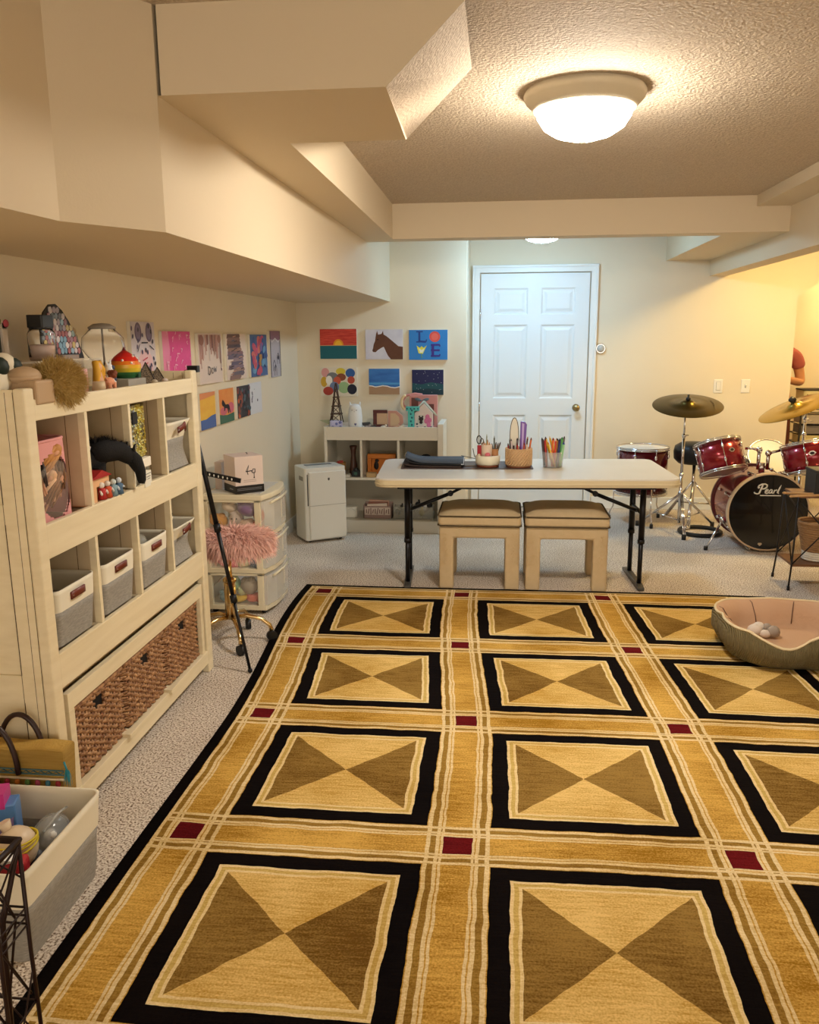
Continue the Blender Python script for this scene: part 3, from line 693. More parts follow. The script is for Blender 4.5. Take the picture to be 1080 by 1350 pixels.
t = thing('ceramic_cup', 'tiny beige ceramic cup with a looped handle beside the pink card', 'cup', (-1.395, 2.795, ZT))
P(C('cdb896', .4), 'cup', t, lambda b: b.lathe([(0, 0), (.018, 0), (.022, .02), (.021, .04), (.018, .04), (.018, .006), (0, .006)], n=16, cap=False))
P(C('cdb896', .4), 'handle', t, lambda b: b.tube([(0, .02 + .012 * sin(PI * i / 6), .03 - .022 * i / 6) for i in range(7)], .0035, 6))
t = thing('toy_dog', 'small pink-tan toy dog with brown curly head at the front edge of the shelf top', 'figurine', (-1.372, 2.83, ZT))
P(C('d38f6c'), 'body', t, lambda b: (b.ell((0, 0, .038), (.014, .028, .016), 12), [b.tube([(x, y, .035), (x, y, .001)], [.008, .006], 8) for x in (-.008, .008) for y in (-.018, .018)], b.tube([(0, -.022, .045), (0, -.034, .06)], .005, 6, r2=.002)))
P(C('7a3f24'), 'curly_head', t, lambda b: [b.ell((.003 * k, .024 + .006 * sin(k * 2), .062 + .006 * cos(k * 2.3)), .011, 8) for k in range(-3, 4)])
t = thing('picture_card', 'pale pink card with a round face drawing between the fluffy ball and the cup', 'card', (-1.43, 2.735, ZT), .0)
P(C('dba9a2'), 'card', t, lambda b: b.box(-.004, .004, -.05, .045, 0, .085))
P(C('efe6da'), 'oval', t, lambda b: b.add([(.0048, .0 + .032 * cos(2 * PI * i / 20), .038 + .032 * sin(2 * PI * i / 20)) for i in range(20)], [tuple(range(20))]))
P(C('54505c'), 'drawing', t, lambda b: (b.tube([(.0055, .026 * cos(2 * PI * i / 20), .038 + .026 * sin(2 * PI * i / 20)) for i in range(20)], .0012, 4, closed=True), b.tube([(.0055, .006 * cos(2 * PI * i / 12), .038 + .01 * sin(2 * PI * i / 12)) for i in range(12)], .001, 4, closed=True)))
# pyramids
for i, (y, w, h, lab) in enumerate(((3.435, .085, .088, 'larger dark woven pyramid on the far end of the shelf top'), (3.555, .07, .062, 'smaller dark pyramid with a pink stone on the shelf top'))):
    t = thing('pyramid', lab, 'ornament', (-1.50, y, ZT), .35, 'dark pyramids on the shelf')
    P(M('dark_wire_weave', '4a4036', .7, var=(200, '8a7a66', .1)), 'sides', t, lambda b: b.add([(-w / 2, -w / 2, 0), (w / 2, -w / 2, 0), (w / 2, w / 2, 0), (-w / 2, w / 2, 0), (0, 0, h)], [(0, 1, 4), (1, 2, 4), (2, 3, 4), (3, 0, 4), (3, 2, 1, 0)], False))
    P(C('2a221c'), 'edges', t, lambda b: [b.tube([(sx * w / 2, sy * w / 2, 0), (0, 0, h)], .002, 5) for sx in (-1, 1) for sy in (-1, 1)])
for i, (y, c_) in enumerate(((3.50, 'd8c8c0'), (3.60, 'd0607c'), (3.39, 'c8bca8'))):
    tag(MB().m(C(c_, .3)).ell((0, 0, .009), (.014, .02 if i == 1 else .012, .0095), 8).build('pebble', None, (-1.445, y, ZT)), ['white pebble lying between the two pyramids', 'pink polished stone before the smaller pyramid', 'beige pebble at the near foot of the larger pyramid'][i], 'stone')
# fluffy toy with canvas body hanging at the front
PL = M('blond_fur', 'a48443', .8, var=(80, 'c8aa66', .3))
t = thing('fluffy_pompom_toy', 'fluffy golden brown pompom toy with beige canvas body hanging over the near shelf edge', 'plush toy', (-1.36, 2.46, 1.395))
P(PL, 'fur_ball', t, lambda b: (b.ell((0, 0, 0), (.06, .10, .062), 20), strands(b, lambda i: ((lambda a, c: ((.055 * cos(a) * cos(c), .095 * sin(a) * cos(c), .06 * sin(c)), (cos(a) * cos(c), sin(a) * cos(c), sin(c))))(random.uniform(0, 2 * PI), math.asin(random.uniform(-1, 1)))), 5200, .03, .0014, .1, .7)))
P(C('b79a78'), 'canvas_body', t, lambda b: (b.box(-.05, .035, -.185, -.085, -.05, .02), b.ell((-.03, -.14, .03), (.05, .06, .03), 14)), bevel=.008)
t = thing('plush_puppy', 'black and white plush puppy with blond fluff at the near end of the shelf top', 'plush toy', (-1.45, 2.25, 1.40))
P(C('d9cfb8'), 'body', t, lambda b: (b.ell((0, 0, .01), (.055, .075, .055), 16), b.ell((.02, .04, .06), (.035, .045, .035), 14)))
P(C('15241c'), 'patches', t, lambda b: (b.ell((.035, .06, .055), (.028, .032, .026), 12), b.ell((.03, .0, .055), (.03, .03, .03), 12)))
P(PL, 'fluff', t, lambda b: strands(b, lambda i: ((lambda a, c: ((-.06 + .03 * cos(a) * cos(c), -.02 + .07 * sin(a) * cos(c), .11 + .05 * sin(c)), (cos(a) * cos(c), sin(a) * cos(c), sin(c))))(random.uniform(0, 2 * PI), math.asin(random.uniform(-1, 1)))), 1500, .035, .0016, .3, .5))
tag(MB().m(C('4a2226')).ell((0, 0, 0), (.05, .07, .028), 14).ell((.01, .1, .005), (.045, .055, .03), 14).m(C('6e3a48')).ell((.0, .17, .0), (.045, .06, .028), 14).build('cloth_bundle', None, (-1.50, 2.44, ZT + .03)), 'dark maroon bundle of cloth under the acrylic riser', 'cloth')

# ================================================================== PAINTINGS
class Art:
    """thin canvas; local u to the right, v up (0..1); drawn shapes are thin raised paint on the front face"""
    def __init__(s, w, h, bgc, depth=.018, wall='back'):
        s.w, s.h = w, h; s.b = MB(); s.k = 0; s.wall = wall; s.d = depth
        s.b.m(CANV); s.b.box(-w / 2, w / 2, -depth, 0, -h / 2, h / 2)
        s.poly([(0, 0), (1, 0), (1, 1), (0, 1)], bgc)
    def poly(s, pts, c):
        s.k += 1; y = -s.d - .0004 - s.k * .00012
        s.b.m(C(c) if isinstance(c, str) else c)
        s.b.add([((p[0] - .5) * s.w, y, (p[1] - .5) * s.h) for p in pts], [tuple(range(len(pts)))], False); return s
    def ellipse(s, cx, cy, rx, ry, c, n=20, a0=0, a1=2 * PI, rot=0):
        P_ = [];
        for i in range(n + (0 if abs(a1 - a0 - 2 * PI) < .01 else 1)):
            a = a0 + (a1 - a0) * i / n; x, y = rx * cos(a), ry * sin(a)
            P_.append((cx + x * cos(rot) - y * sin(rot), cy + x * sin(rot) + y * cos(rot)))
        return s.poly(P_, c)
    def line(s, pts, wd, c):
        for (x0, y0), (x1, y1) in zip(pts, pts[1:]):
            dx, dy = (x1 - x0) * s.w, (y1 - y0) * s.h; L_ = math.hypot(dx, dy) or 1
            nx_, ny_ = -dy / L_ * wd / s.w / 2, dx / L_ * wd / s.h / 2
            s.poly([(x0 + nx_, y0 + ny_), (x0 - nx_, y0 - ny_), (x1 - nx_, y1 - ny_), (x1 + nx_, y1 + ny_)], c)
        return s
    def done(s, label, loc, group=None, rz=0, name='painting'):
        o = s.b.build(name, None, loc); o.rotation_euler = (0, 0, rz)
        return tag(o, label, 'painting', group)
# --- back wall (front faces -Y)
G1 = 'canvases on the back wall'; YB = 6.799
def bart(x0, x1, z0, z1, bgc): a = Art(x1 - x0, z1 - z0, bgc); a.loc = ((x0 + x1) / 2, YB, (z0 + z1) / 2); return a
a = bart(-1.463, -1.16, 1.361, 1.599, M('sunset_red', 'b5241f', .6, var=(14, 'd8503a', .2), stretch=(1, 1, 8)))
a.ellipse(.5, .46, .14, .2, 'e8951c', a0=0, a1=PI); a.ellipse(.5, .46, .10, .15, 'f0b82c', a0=0, a1=PI); a.poly([(0, 0), (1, 0), (1, .46), (0, .46)], '11606a'); a.poly([(0, .44), (1, .44), (1, .46), (0, .46)], 'd8a26c')
a.done('red sunset over teal sea canvas, top left of the back wall group', a.loc, G1)
a = bart(-1.088, -.782, 1.355, 1.593, M('lilac_sky', 'c9c6d4', .6, var=(10, 'dfdde4', .25)))
hs = [(.20, .36), (.18, .30), (.20, .25), (.27, .24), (.33, .31), (.42, .38), (.48, .42), (.50, .40), (.54, .28), (.60, .12), (.68, 0), (1, 0), (1, .42), (.88, .44), (.78, .55), (.66, .68), (.56, .78), (.49, .83), (.475, .96), (.44, .86), (.40, .84), (.34, .83), (.32, .96), (.29, .86), (.275, .76), (.26, .62), (.22, .50)]
a.poly(hs, M('horse_brown', '55301f', .6, var=(12, '6b3f28', .3))); a.ellipse(.33, .66, .02, .02, '15100e'); a.ellipse(.225, .31, .02, .02, '2a1712')
a.done('brown horse head on pale lilac canvas, top middle of the back wall group', a.loc, G1)
a = bart(-.732, -.42, 1.35, 1.587, '2a80c8')
a.ellipse(.67, .77, .14, .18, 'e0564a'); a.ellipse(.67, .77, .09, .12, 'ea6a5c')
a.line([(.27, .94), (.27, .62), (.44, .60)], .016, '1e3f88'); a.line([(.19, .94), (.36, .94)], .010, '1e3f88'); a.line([(.19, .60), (.30, .60)], .010, '1e3f88'); a.line([(.44, .60), (.46, .68)], .010, '1e3f88')
a.poly([(.20, .48), (.25, .22), (.36, .20), (.46, .48), (.38, .40), (.33, .46), (.28, .40)], 'e8e04a'); a.poly([(.25, .38), (.29, .24), (.36, .24), (.40, .38), (.33, .33)], 'f0f0d8'); a.line([(.32, .22), (.33, .06)], .006, '6a9a4a')
for z in (.5, .32, .13): a.line([(.57, z), (.80, z)], .014, '3a2a86')
a.line([(.62, .5), (.62, .13)], .020, '3a2a86'); a.line([(.80, .5), (.80, .44)], .01, '3a2a86'); a.line([(.80, .13), (.80, .19)], .01, '3a2a86')
a.done('blue canvas painted with the letters LOVE, top right of the back wall group', a.loc, G1)
a = bart(-1.469, -1.163, 1.058, 1.292, 'e0d6c2')
for cx, cy, rx, ry, c_ in ((.14, .82, .11, .16, 'd89a96'), (.33, .66, .16, .17, '77797c'), (.56, .86, .13, .12, 'd8c238'), (.82, .80, .13, .16, '2f5c9c'), (.10, .5, .09, .18, 'c9a030'), (.24, .55, .09, .16, 'efeae0'), (.57, .66, .13, .13, '8a4a2c'), (.46, .54, .1, .14, 'c8563c'), (.84, .56, .1, .13, 'b84a34'), (.64, .30, .16, .2, '97b884'), (.38, .32, .13, .18, '6a7a9c'), (.21, .18, .14, .15, 'a83a2c'), (.86, .24, .13, .18, '14182e')): a.ellipse(cx, cy, rx, ry, c_)
a.done('canvas of overlapping coloured ovals behind the wooden tower model', a.loc, G1)
a = bart(-1.064, -.811, 1.072, 1.28, M('blue_sky_paint', '1a4f9c', .6, var=(6, '3f86cc', .3), stretch=(1, 1, 4)))
a.poly([(0, 0), (1, 0), (1, .30), (.7, .27), (.45, .33), (.2, .28), (0, .34)], 'a98462'); a.line([(0, .34), (.1, .33), (.2, .29), (.33, .31), (.45, .34), (.6, .32), (.7, .28), (.85, .26), (1, .30)], .008, 'ece8e0'); a.poly([(0, .38), (1, .38), (1, .46), (0, .46)], '4c98d0')
a.done('small blue beach canvas with brown sand, bottom middle of the back wall group', a.loc, G1)
a = bart(-.709, -.452, 1.068, 1.271, '171c4c')
a.poly([(0, 0), (1, 0), (1, .42), (.6, .5), (.3, .42), (0, .48)], '0f4a52'); a.poly([(0, 0), (1, 0), (1, .2), (.5, .26), (0, .18)], '0c3340')
for _ in range(26): a.ellipse(random.uniform(.05, .95), random.uniform(.1, .96), .008, .01, 'dfe6e8', n=6)
a.done('small dark night sky canvas with white stars, bottom right of the back wall group', a.loc, G1)
# --- left wall (front faces +X): local -Y -> +X so rotate by +90deg ; local +x -> +Y
G2 = 'artworks on the left wall'; XL = -1.659
def lart(y0, y1, z0, z1, bgc, depth=.016): a = Art(y1 - y0, z1 - z0, bgc, depth); a.loc = (XL, (y0 + y1) / 2, (z0 + z1) / 2); return a
def ldone(a, label): return a.done(label, a.loc, G2, PI / 2)
a = lart(3.625, 3.886, 1.27, 1.608, 'cfc6cc')
a.poly([(.25, .0), (.85, 0), (.85, .5), (.7, .62), (.4, .62), (.25, .5)], 'dfb8bc')
for cx in (.30, .75): a.ellipse(cx, .86, .14, .13, '6a5a78'); a.ellipse(cx, .86, .10, .10, '7f7290')
for _ in range(34):
    x, y = random.uniform(.03, .97), random.uniform(.05, .95)
    a.ellipse(x, y, .035, .028, random.choice(['4a4660', '6b5f78', '2e2a38', '54506c']), n=10, rot=random.random() * 3)
a.line([(.38, .72), (.65, .72)], .006, '2a2632'); a.line([(.30, .70), (.20, .60)], .005, '2a2632'); a.line([(.72, .68), (.9, .62)], .005, '2a2632')
for k in range(4): a.line([(.4, .48 - k * .07), (.6, .52 - k * .07)], .006, 'c8505c')
ldone(a, 'purple spotted face drawing on white, nearest canvas on the left wall')
a = lart(3.975, 4.350, 1.27, 1.567, M('hot_pink', 'd8408c', .6, var=(9, 'e65aa0', .3)))
a.poly([(0, 0), (.22, 0), (.2, .4), (.24, .7), (.2, 1), (0, 1)], 'e68ab0')
for _ in range(30):
    x, y = random.uniform(.1, .95), random.uniform(.05, .95); a.line([(x, y), (x + random.uniform(-.05, .05), y + random.uniform(.03, .1)), (x + random.uniform(-.02, .08), y + .06)], .005, 'f0b8d0')
ldone(a, 'hot pink canvas with pale marks on the left wall')
a = lart(4.463, 4.850, 1.279, 1.560, 'e0d0c6')
for i in range(24):
    x = .05 + .9 * i / 23; a.line([(x, .97), (x + .01, random.uniform(.45, .8) if .2 < x < .85 else random.uniform(.3, .5))], random.uniform(.006, .02), random.choice(['a8766a', 'b8897c', 'c49a8c', '8a5a50', 'bfb0ac', 'cdbeb8']))
a.ellipse(.12, .86, .1, .1, '9a6a5c'); a.ellipse(.88, .88, .08, .08, 'a4786a')
a.line([(.36, .18), (.36, .34), (.43, .32), (.45, .25), (.40, .18), (.36, .18)], .006, '33303a'); a.ellipse(.53, .25, .04, .06, '33303a'); a.ellipse(.53, .25, .028, .04, 'e0d0c6')
a.line([(.60, .33), (.62, .22), (.65, .3), (.68, .22), (.71, .33)], .005, '33303a'); a.ellipse(.93, .26, .02, .03, '6a5058')
ldone(a, 'white canvas with brown drips running down above scribbled lettering')
a = lart(4.935, 5.328, 1.279, 1.557, 'e6d4c6')
for i in range(13):
    y = .95 - i * .075; x1 = [.72, .72, .74, .74, .78, .86, .88, .86, .84, .86, .9, .88, .7][i]; x0 = [.04, .05, .03, .05, .06, .04, .05, .3, .2, .06, .3, .22, .1][i]
    a.poly([(x0, y - .05), (x1 * .9, y - .055), (x1, y), (x1 * .95, y + .05), (x0 + .04, y + .045)], ['6b4f48', '8a6a62', '7c5a50', '5a4a50', 'a07a68', '8a6a70', '74687a', '9a8288', '6a5f74', '8a7480', 'a08078', '6f6470', '8a6c66'][i])
for i in range(26): x, y = random.uniform(.1, .7), random.uniform(.1, .95); a.line([(x, y), (x + .15, y + .02)], .006, random.choice(['4a3a3c', 'b08c7c', '54586c', 'c49078']))
ldone(a, 'cream canvas with brushed brown and mauve rock shapes')
a = lart(5.43, 5.83, 1.275, 1.554, '4a6a9c')
for _ in range(46):
    x, y = random.random() * .84 + .08, random.random() * .84 + .08; r = random.uniform(.04, .09)
    c_ = random.choice(['c8566c', 'd87a6c', 'cf5a80']) if abs(x - .25 - .6 * abs(y - .5)) < .22 else random.choice(['3a5a96', '5a8ab4', '6a9cc0', '2f3f80', '7a6aa0', '4a7aa8'])
    a.ellipse(x, y, r, r * 1.5, c_, n=9, rot=random.random() * 3)
for _ in range(10): a.ellipse(random.uniform(.45, .6), random.uniform(.25, .5), .05, .05, 'b88a4c', n=8)
ldone(a, 'blue and coral abstract canvas on the left wall')
a = lart(5.914, 6.194, 1.25, 1.581, 'b9b4bc')
a.poly([(0, .82), (1, .8), (1, 1), (0, 1)], '94708c'); a.line([(0, .82), (.2, .76), (.5, .84), (.8, .76), (1, .82)], .01, 'd8d4d8')
for cx, cy in ((.35, .25), (.75, .4), (.45, .15)): a.line([(cx - .1, cy - .12), (cx - .1, cy + .05), (cx, cy + .12), (cx + .1, cy + .05), (cx + .1, cy - .12)], .008, '4a4452')
a.ellipse(.75, .42, .06, .05, '4a4452'); a.line([(0.03, 0), (0.03, 1)], .01, '4a4452'); a.line([(.97, 0), (.97, 1)], .01, '4a4452')
ldone(a, 'narrow grey and mauve canvas, farthest of the upper row on the left wall')
a = lart(4.44, 4.69, 1.028, 1.232, M('yellow_glow', 'e8a83c', .6, var=(6, 'f2c84c', .25), stretch=(1, 1, 3)))
a.poly([(0, 0), (1, 0), (1, .36), (.7, .34), (.35, .27), (0, .27)], '4a68a8'); a.poly([(0, .82), (1, .9), (1, 1), (0, 1)], 'e0905c')
ldone(a, 'yellow sky over blue water painting in the lower row by the shelf')
a = lart(4.76, 5.03, 1.03, 1.233, M('orange_glow', 'e0823a', .6, var=(8, 'e8a055', .25)))
a.poly([(0, 0), (1, 0), (1, .26), (.5, .22), (0, .28)], '3f6a54'); a.ellipse(.28, .36, .24, .12, 'd06a78'); a.ellipse(.78, .42, .22, .16, 'cc6478')
a.poly([(.16, .60), (.20, .52), (.30, .48), (.30, .36), (.36, .36), (.38, .44), (.52, .42), (.58, .26), (.63, .27), (.62, .40), (.70, .26), (.74, .28), (.68, .48), (.60, .54), (.42, .54), (.30, .66), (.22, .70)], '1f1616')
ldone(a, 'orange sunset painting with a black horse silhouette')
a = lart(5.10, 5.375, 1.031, 1.232, '3a3a40')
for _ in range(40): x, y = random.uniform(.06, .94), random.uniform(.06, .94); a.ellipse(x, y, .07, .08, random.choice(['c8643c', 'a84a30', '8a4a3c']) if x < .4 or y < .15 else random.choice(['3c4a5c', '2c2c34', '5a6a74', '6a4a58', '3f5a68']), n=8, rot=random.random() * 3)
ldone(a, 'dark abstract canvas with orange patches in the lower row')
a = lart(5.385, 5.69, 1.027, 1.236, 'dcdce0', .004)
a.line([(.25, .72), (.3, .6), (.22, .45), (.25, .38)], .02, '5a5c68'); a.line([(.3, .7), (.26, .5)], .014, '8a8c96'); a.ellipse(.66, .42, .04, .045, '4a4854'); a.line([(.42, .8), (.46, .78)], .004, '6a6a70')
ldone(a, 'plain white paper sheet with a small grey sketch, at the end of the lower row')

# ================================================================== DRAWER CART
CRW = M('ivory_plastic', 'e6dcbf', .35)
t = thing('drawer_cart', 'ivory plastic three drawer cart with clear sides and toys inside against the left wall', 'drawer cart', (-1.45, 4.58, 0))
cx0, cx1, cy0, cy1 = -.185, .19, -.235, .235
P(CRW, 'top', t, lambda b: b.prism([(cx0, cy0), (cx1 - .03, cy0), (cx1, cy0 + .10), (cx1 + .012, 0), (cx1, cy1 - .10), (cx1 - .03, cy1), (cx0, cy1)], .655, .685), .006)
P(M('pale_top_inlay', 'cfcdc6', .3), 'top_inlay', t, lambda b: b.box(cx0 + .03, cx1 - .05, cy0 + .05, cy1 - .04, .685, .688))
lv = [(.045, .235), (.26, .435), (.46, .655)]
for i, (z0, z1) in enumerate(lv):
    def fr(b):
        for x in (cx0, cx1 - .075):
            for y in (cy0, cy1 - .03): b.box(x, x + .035, y, y + .03, z0, z1)
        b.prism([(cx0, cy0), (cx1 - .03, cy0), (cx1, cy0 + .10), (cx1 + .01, 0), (cx1, cy1 - .10), (cx1 - .03, cy1), (cx0, cy1)], z0 - .022, z0 + .005)
        b.box(cx0, cx1 - .04, cy0, cy0 + .012, z1 - .012, z1)
    P(CRW, 'frame_tier', t, fr, .003)
    P(CLEARP, 'clear_side', t, lambda b: b.box(cx0 + .03, cx1 - .07, cy0 + .008, cy0 + .011, z0, z1))
    dr = P(M('clear_drawer', 'f2eee6', .12, alpha=.38), 'drawer', t, lambda b: (b.prism([(cx1 - .045, cy0 + .01), (cx1 - .02, cy0 + .01), (cx1 + .008, cy0 + .11), (cx1 + .015, 0), (cx1 + .008, cy1 - .11), (cx1 - .02, cy1 - .01), (cx1 - .045, cy1 - .01)], z0 + .008, z1 - .008)), .003)
    o = MB().m(CRW).tube([(cx1 + .004, cy0 + .06, z1 - .02), (cx1 + .018, 0, z1 - .02), (cx1 + .004, cy1 - .06, z1 - .02)], .007, 8).build('drawer_pull', dr)
for x in (cx0 + .04, cx1 - .05):
    for y in (cy0 + .03, cy1 - .04):
        P(BLACK, 'caster', t, lambda b: (b.cyl(.017, -.011, .011, (x, y, .018), 14, (0, PI / 2, 0)), b.cyl(.006, .015, .03, (x, y, 0), 8)))
# toys inside, each its own
toys = [('d89a3c', (-1.56, .53), (.055, .05, .038), 'orange-yellow plush duck, leftmost in the top drawer'), ('cfc0b4', (-1.455, .545), (.04, .05, .045), 'grey-beige plush with folded arms in the top drawer'),
        ('d8b89c', (-1.395, .505), (.05, .05, .036), 'beige plush bear face at the front of the top drawer'), ('8a6f92', (-1.385, .60), (.065, .06, .045), 'large mauve plush at the back of the top drawer'),
        ('d8703a', (-1.335, .495), (.035, .05, .03), 'orange plush ball, lower right of the top drawer'), ('c86a44', (-1.325, .56), (.03, .05, .035), 'rust plush on the right of the top drawer'), ('e0ccb0', (-1.49, .61), (.045, .05, .03), 'cream plush on top of the others in the top drawer'),
        ('d86a78', (-1.51, .285), (.07, .05, .028), 'coral plush in the middle drawer under the pink fur'), ('dcd0a8', (-1.425, .295), (.045, .05, .035), 'cream plush in the middle of the middle drawer'), ('5a6a80', (-1.355, .29), (.045, .05, .03), 'slate blue plush on the right of the middle drawer'),
        ('93b98a', (-1.50, .16), (.05, .05, .045), 'green plush block in the bottom drawer'), ('a89a84', (-1.40, .15), (.05, .05, .05), 'taupe plush in the bottom drawer'), ('7fa0a8', (-1.53, .09), (.05, .05, .035), 'pale blue plush low on the left of the bottom drawer'),
        ('dcb83c', (-1.45, .078), (.05, .05, .022), 'yellow plush strip at the floor of the bottom drawer'), ('d8745c', (-1.375, .082), (.045, .05, .026), 'coral plush disc in the bottom drawer'), ('b04a3c', (-1.335, .075), (.03, .05, .02), 'dark red plush, lower right in the bottom drawer'), ('c9cf9c', (-1.44, .12), (.03, .04, .03), 'pale lime plush in the middle of the bottom drawer')]
for i, (c_, (x, z), r_, lab) in enumerate(toys):
    tt = thing('plush_toy', lab, 'plush toy', (x, 4.405, z), group='plush toys in the drawer cart')
    P(C(c_, .9), 'body', tt, lambda b: (b.ell((0, 0, 0), r_, 14, (0, random.uniform(-.3, .3), 0)), b.ell((r_[0] * .4, -.01, r_[2] * .75), [k * .42 for k in r_], 10), b.ell((-r_[0] * .5, -.01, r_[2] * .6), [k * .42 for k in r_], 10)))
    if i in (0, 1, 2): P(C('1a1412'), 'eye', tt, lambda b: (b.ell((-.012, -r_[1] * .96, .004), .004, 6), b.ell((.014, -r_[1] * .96, .004), .004, 6)))
# box on the cart
t = thing('product_box', 'white product box with black base band and line drawing on top of the drawer cart', 'box', (-1.425, 4.475, .688), -.88)
P(M('box_pinkish_white', 'e0d0c8', .55), 'carton', t, lambda b: b.box(-.083, .083, -.083, .083, .043, .205), .002)
P(BLACK, 'black_base', t, lambda b: b.box(-.085, .085, -.085, .085, 0, .043), .002)
P(BLACK, 'line_drawing', t, lambda b: (b.tube([(.084, -.02, .12), (.084, -.002, .155), (.084, -.010, .122)], .0016, 5), b.tube([(.084, -.02, .12), (.084, .02, .124), (.084, .022, .132), (.084, .034, .132), (.084, .034, .112), (.084, .018, .112), (.084, .014, .122)], .0024, 5), b.tube([(.084, .028, .112), (.084, .028, .085)], .0018, 5), b.ell((.084, .028, .084), .004, 8), b.tube([(.084, -.012, .12), (.084, -.008, .102)], .0018, 5)))
P(C('b09c94'), 'small_print', t, lambda b: (b.box(.0832, .0838, -.035, .04, .071, .0735), b.box(.0832, .0838, -.035, .04, .062, .0645)))
P(C('8a8a8e'), 'base_print', t, lambda b: (b.box(.0852, .0858, -.075, .07, .026, .028), b.box(.0852, .0858, -.075, .07, .018, .020), b.box(-.0, .05, -.0858, -.0852, .018, .026)))
P(BLACK, 'flap_slot', t, lambda b: b.cbox((-.04, .04, .2055), (.07, .006, .002), (0, 0, -.3)))
tag(MB().m(C('cbb9ac')).box(-.02, .02, -.05, .05, 0, .155).build('slim_box', None, (-1.585, 4.56, .688), bevel=.001), 'slim beige box standing behind the white product box', 'box')
# black strip with white marks
t = thing('ruler_bar', 'black horizontal bar with a row of white marks between the shelf and the white box', 'bar', (-1.46, 4.20, .813), 0)
P(BLACK, 'bar', t, lambda b: b.cbox((0, 0, 0), (.215, .012, .024), (0, .20, 0)))
P(WHITE, 'white_marks', t, lambda b: [b.ell((-.085 + .024 * i, -.008, .017 - .0049 * i), (.004, .003, .007), 8) for i in range(7)])
P(BLACK, 'support_arm', t, lambda b: b.tube([(-.08, .006, .015), (-.17, -.02, .02), (-.19, -.45, -.0)], .006, 6))

# ================================================================== TRIPOD beside the shelf
t = thing('tripod', 'black folding tripod with one long leg reaching to the rug edge beside the shelf', 'tripod', (-1.42, 3.70, 0))
P(BLACK, 'head', t, lambda b: (b.cbox((.03, -.0, 1.395), (.05, .035, .03)), b.cyl(.013, 1.20, 1.39), b.cyl(.022, 1.34, 1.37)), .003)
P(BLACKM, 'centre_column', t, lambda b: b.cyl(.010, .8, 1.25))
def leg(b, ex, ey):
    a = Vector((.0, 0, 1.22)); e = Vector((ex, ey, .012))
    b.tube([a, a.lerp(e, .45)], .012, 8); b.tube([a.lerp(e, .43), a.lerp(e, .72)], .010, 8); b.tube([a.lerp(e, .70), e], .0075, 8)
    for k in (.44, .71): b.tube([a.lerp(e, k), a.lerp(e, k + .03)], .017, 8)
    b.ell(e, (.012, .012, .011), 8)
for ex, ey in ((.282, -.173), (-.20, -.08), (-.10, .30)): P(BLACKM, 'leg', t, lambda b: leg(b, ex, ey))

# ================================================================== PINK FUR STOOL
t = thing('fur_stool', 'round stool with shaggy pink fur seat and gold wheeled base beside the shelf', 'stool', (-1.345, 3.91, 0))
PF = M('pink_fur', 'e6b0a2', .85, var=(40, 'f0cabd', .3))
def furseat(b):
    b.ell((.045, 0, .53), (.155, .155, .055), 24)
    def fn(i):
        a = random.uniform(0, 2 * PI)
        if random.random() < .6:
            r = .17 * math.sqrt(random.random()); return ((.045 + r * .95 * cos(a), r * .95 * sin(a), .545 + .04 * (1 - (r / .17) ** 2)), (cos(a) * .7, sin(a) * .7, .7))
        z = random.uniform(.50, .56); return ((.045 + .15 * cos(a), .15 * sin(a), z), (cos(a), sin(a), .1))
    strands(b, fn, 9000, .065, .0034, .75, .4)
P(PF, 'fur_seat', t, furseat)
P(GOLD, 'column', t, lambda b: (b.cyl(.014, .26, .48), b.cyl(.030, .13, .33), b.lathe([(.034, .325), (.036, .34), (.02, .35)], n=16)))
for k in range(5):
    a = -1.05 + 2 * PI * k / 5; d = Vector((cos(a), sin(a), 0))
    lg = P(GOLD, 'leg', t, lambda b: b.tube([d * .02 + Vector((0, 0, .135)), d * .08 + Vector((0, 0, .14)), d * .15 + Vector((0, 0, .12)), d * .19 + Vector((0, 0, .085)), d * .20 + Vector((0, 0, .055))], .011, 10))
    o = MB().m(BLACK).cyl(.026, -.014, .014, tuple(d * .20 + Vector((0, 0, .0265))), 16, (PI / 2, 0, a + .5)).build('caster', lg)

# ================================================================== DEHUMIDIFIER
t = thing('dehumidifier', 'white portable dehumidifier on the carpet in the back left corner', 'dehumidifier', (-1.43, 5.965, 0), .565)
DW = M('appliance_white', 'dad8cf', .35)
# local: x along the front (0..0.33), y depth (0..0.24), z up
P(DW, 'housing', t, lambda b: b.rbox(0, .33, .012, .255, .018, .575, .02), .006)
P(DW, 'front_panel', t, lambda b: b.rbox(.028, .325, -.006, .03, .03, .545, .012), .005)
P(C('a9a79f'), 'tank_seam', t, lambda b: b.box(.03, .322, -.0075, -.004, .288, .292))
P(BLACK, 'side_slot', t, lambda b: b.box(.018, .024, .008, .014, .29, .53))
P(C('5c6a72', .3), 'top_grille', t, lambda b: b.box(.06, .27, .15, .20, .573, .578))
P(C('c9ccc8', .3), 'top_display', t, lambda b: b.box(.05, .28, .05, .12, .573, .577))
P(C('3a3c40'), 'logo_badge', t, lambda b: b.prism([(.178, .48), (.186, .476), (.192, .482), (.192, .497), (.178, .497)], -.0078, -.0062, 'Y'))
P(C('8e8a80'), 'side_grip', t, lambda b: b.box(-.002, .003, .05, .14, .475, .508), .002)
P(BLACK, 'wheel', t, lambda b: [b.cyl(.018, -.008, .008, (x, y, .018), 12, (0, PI / 2, 0)) for x in (.04, .29) for y in (.05, .22)])

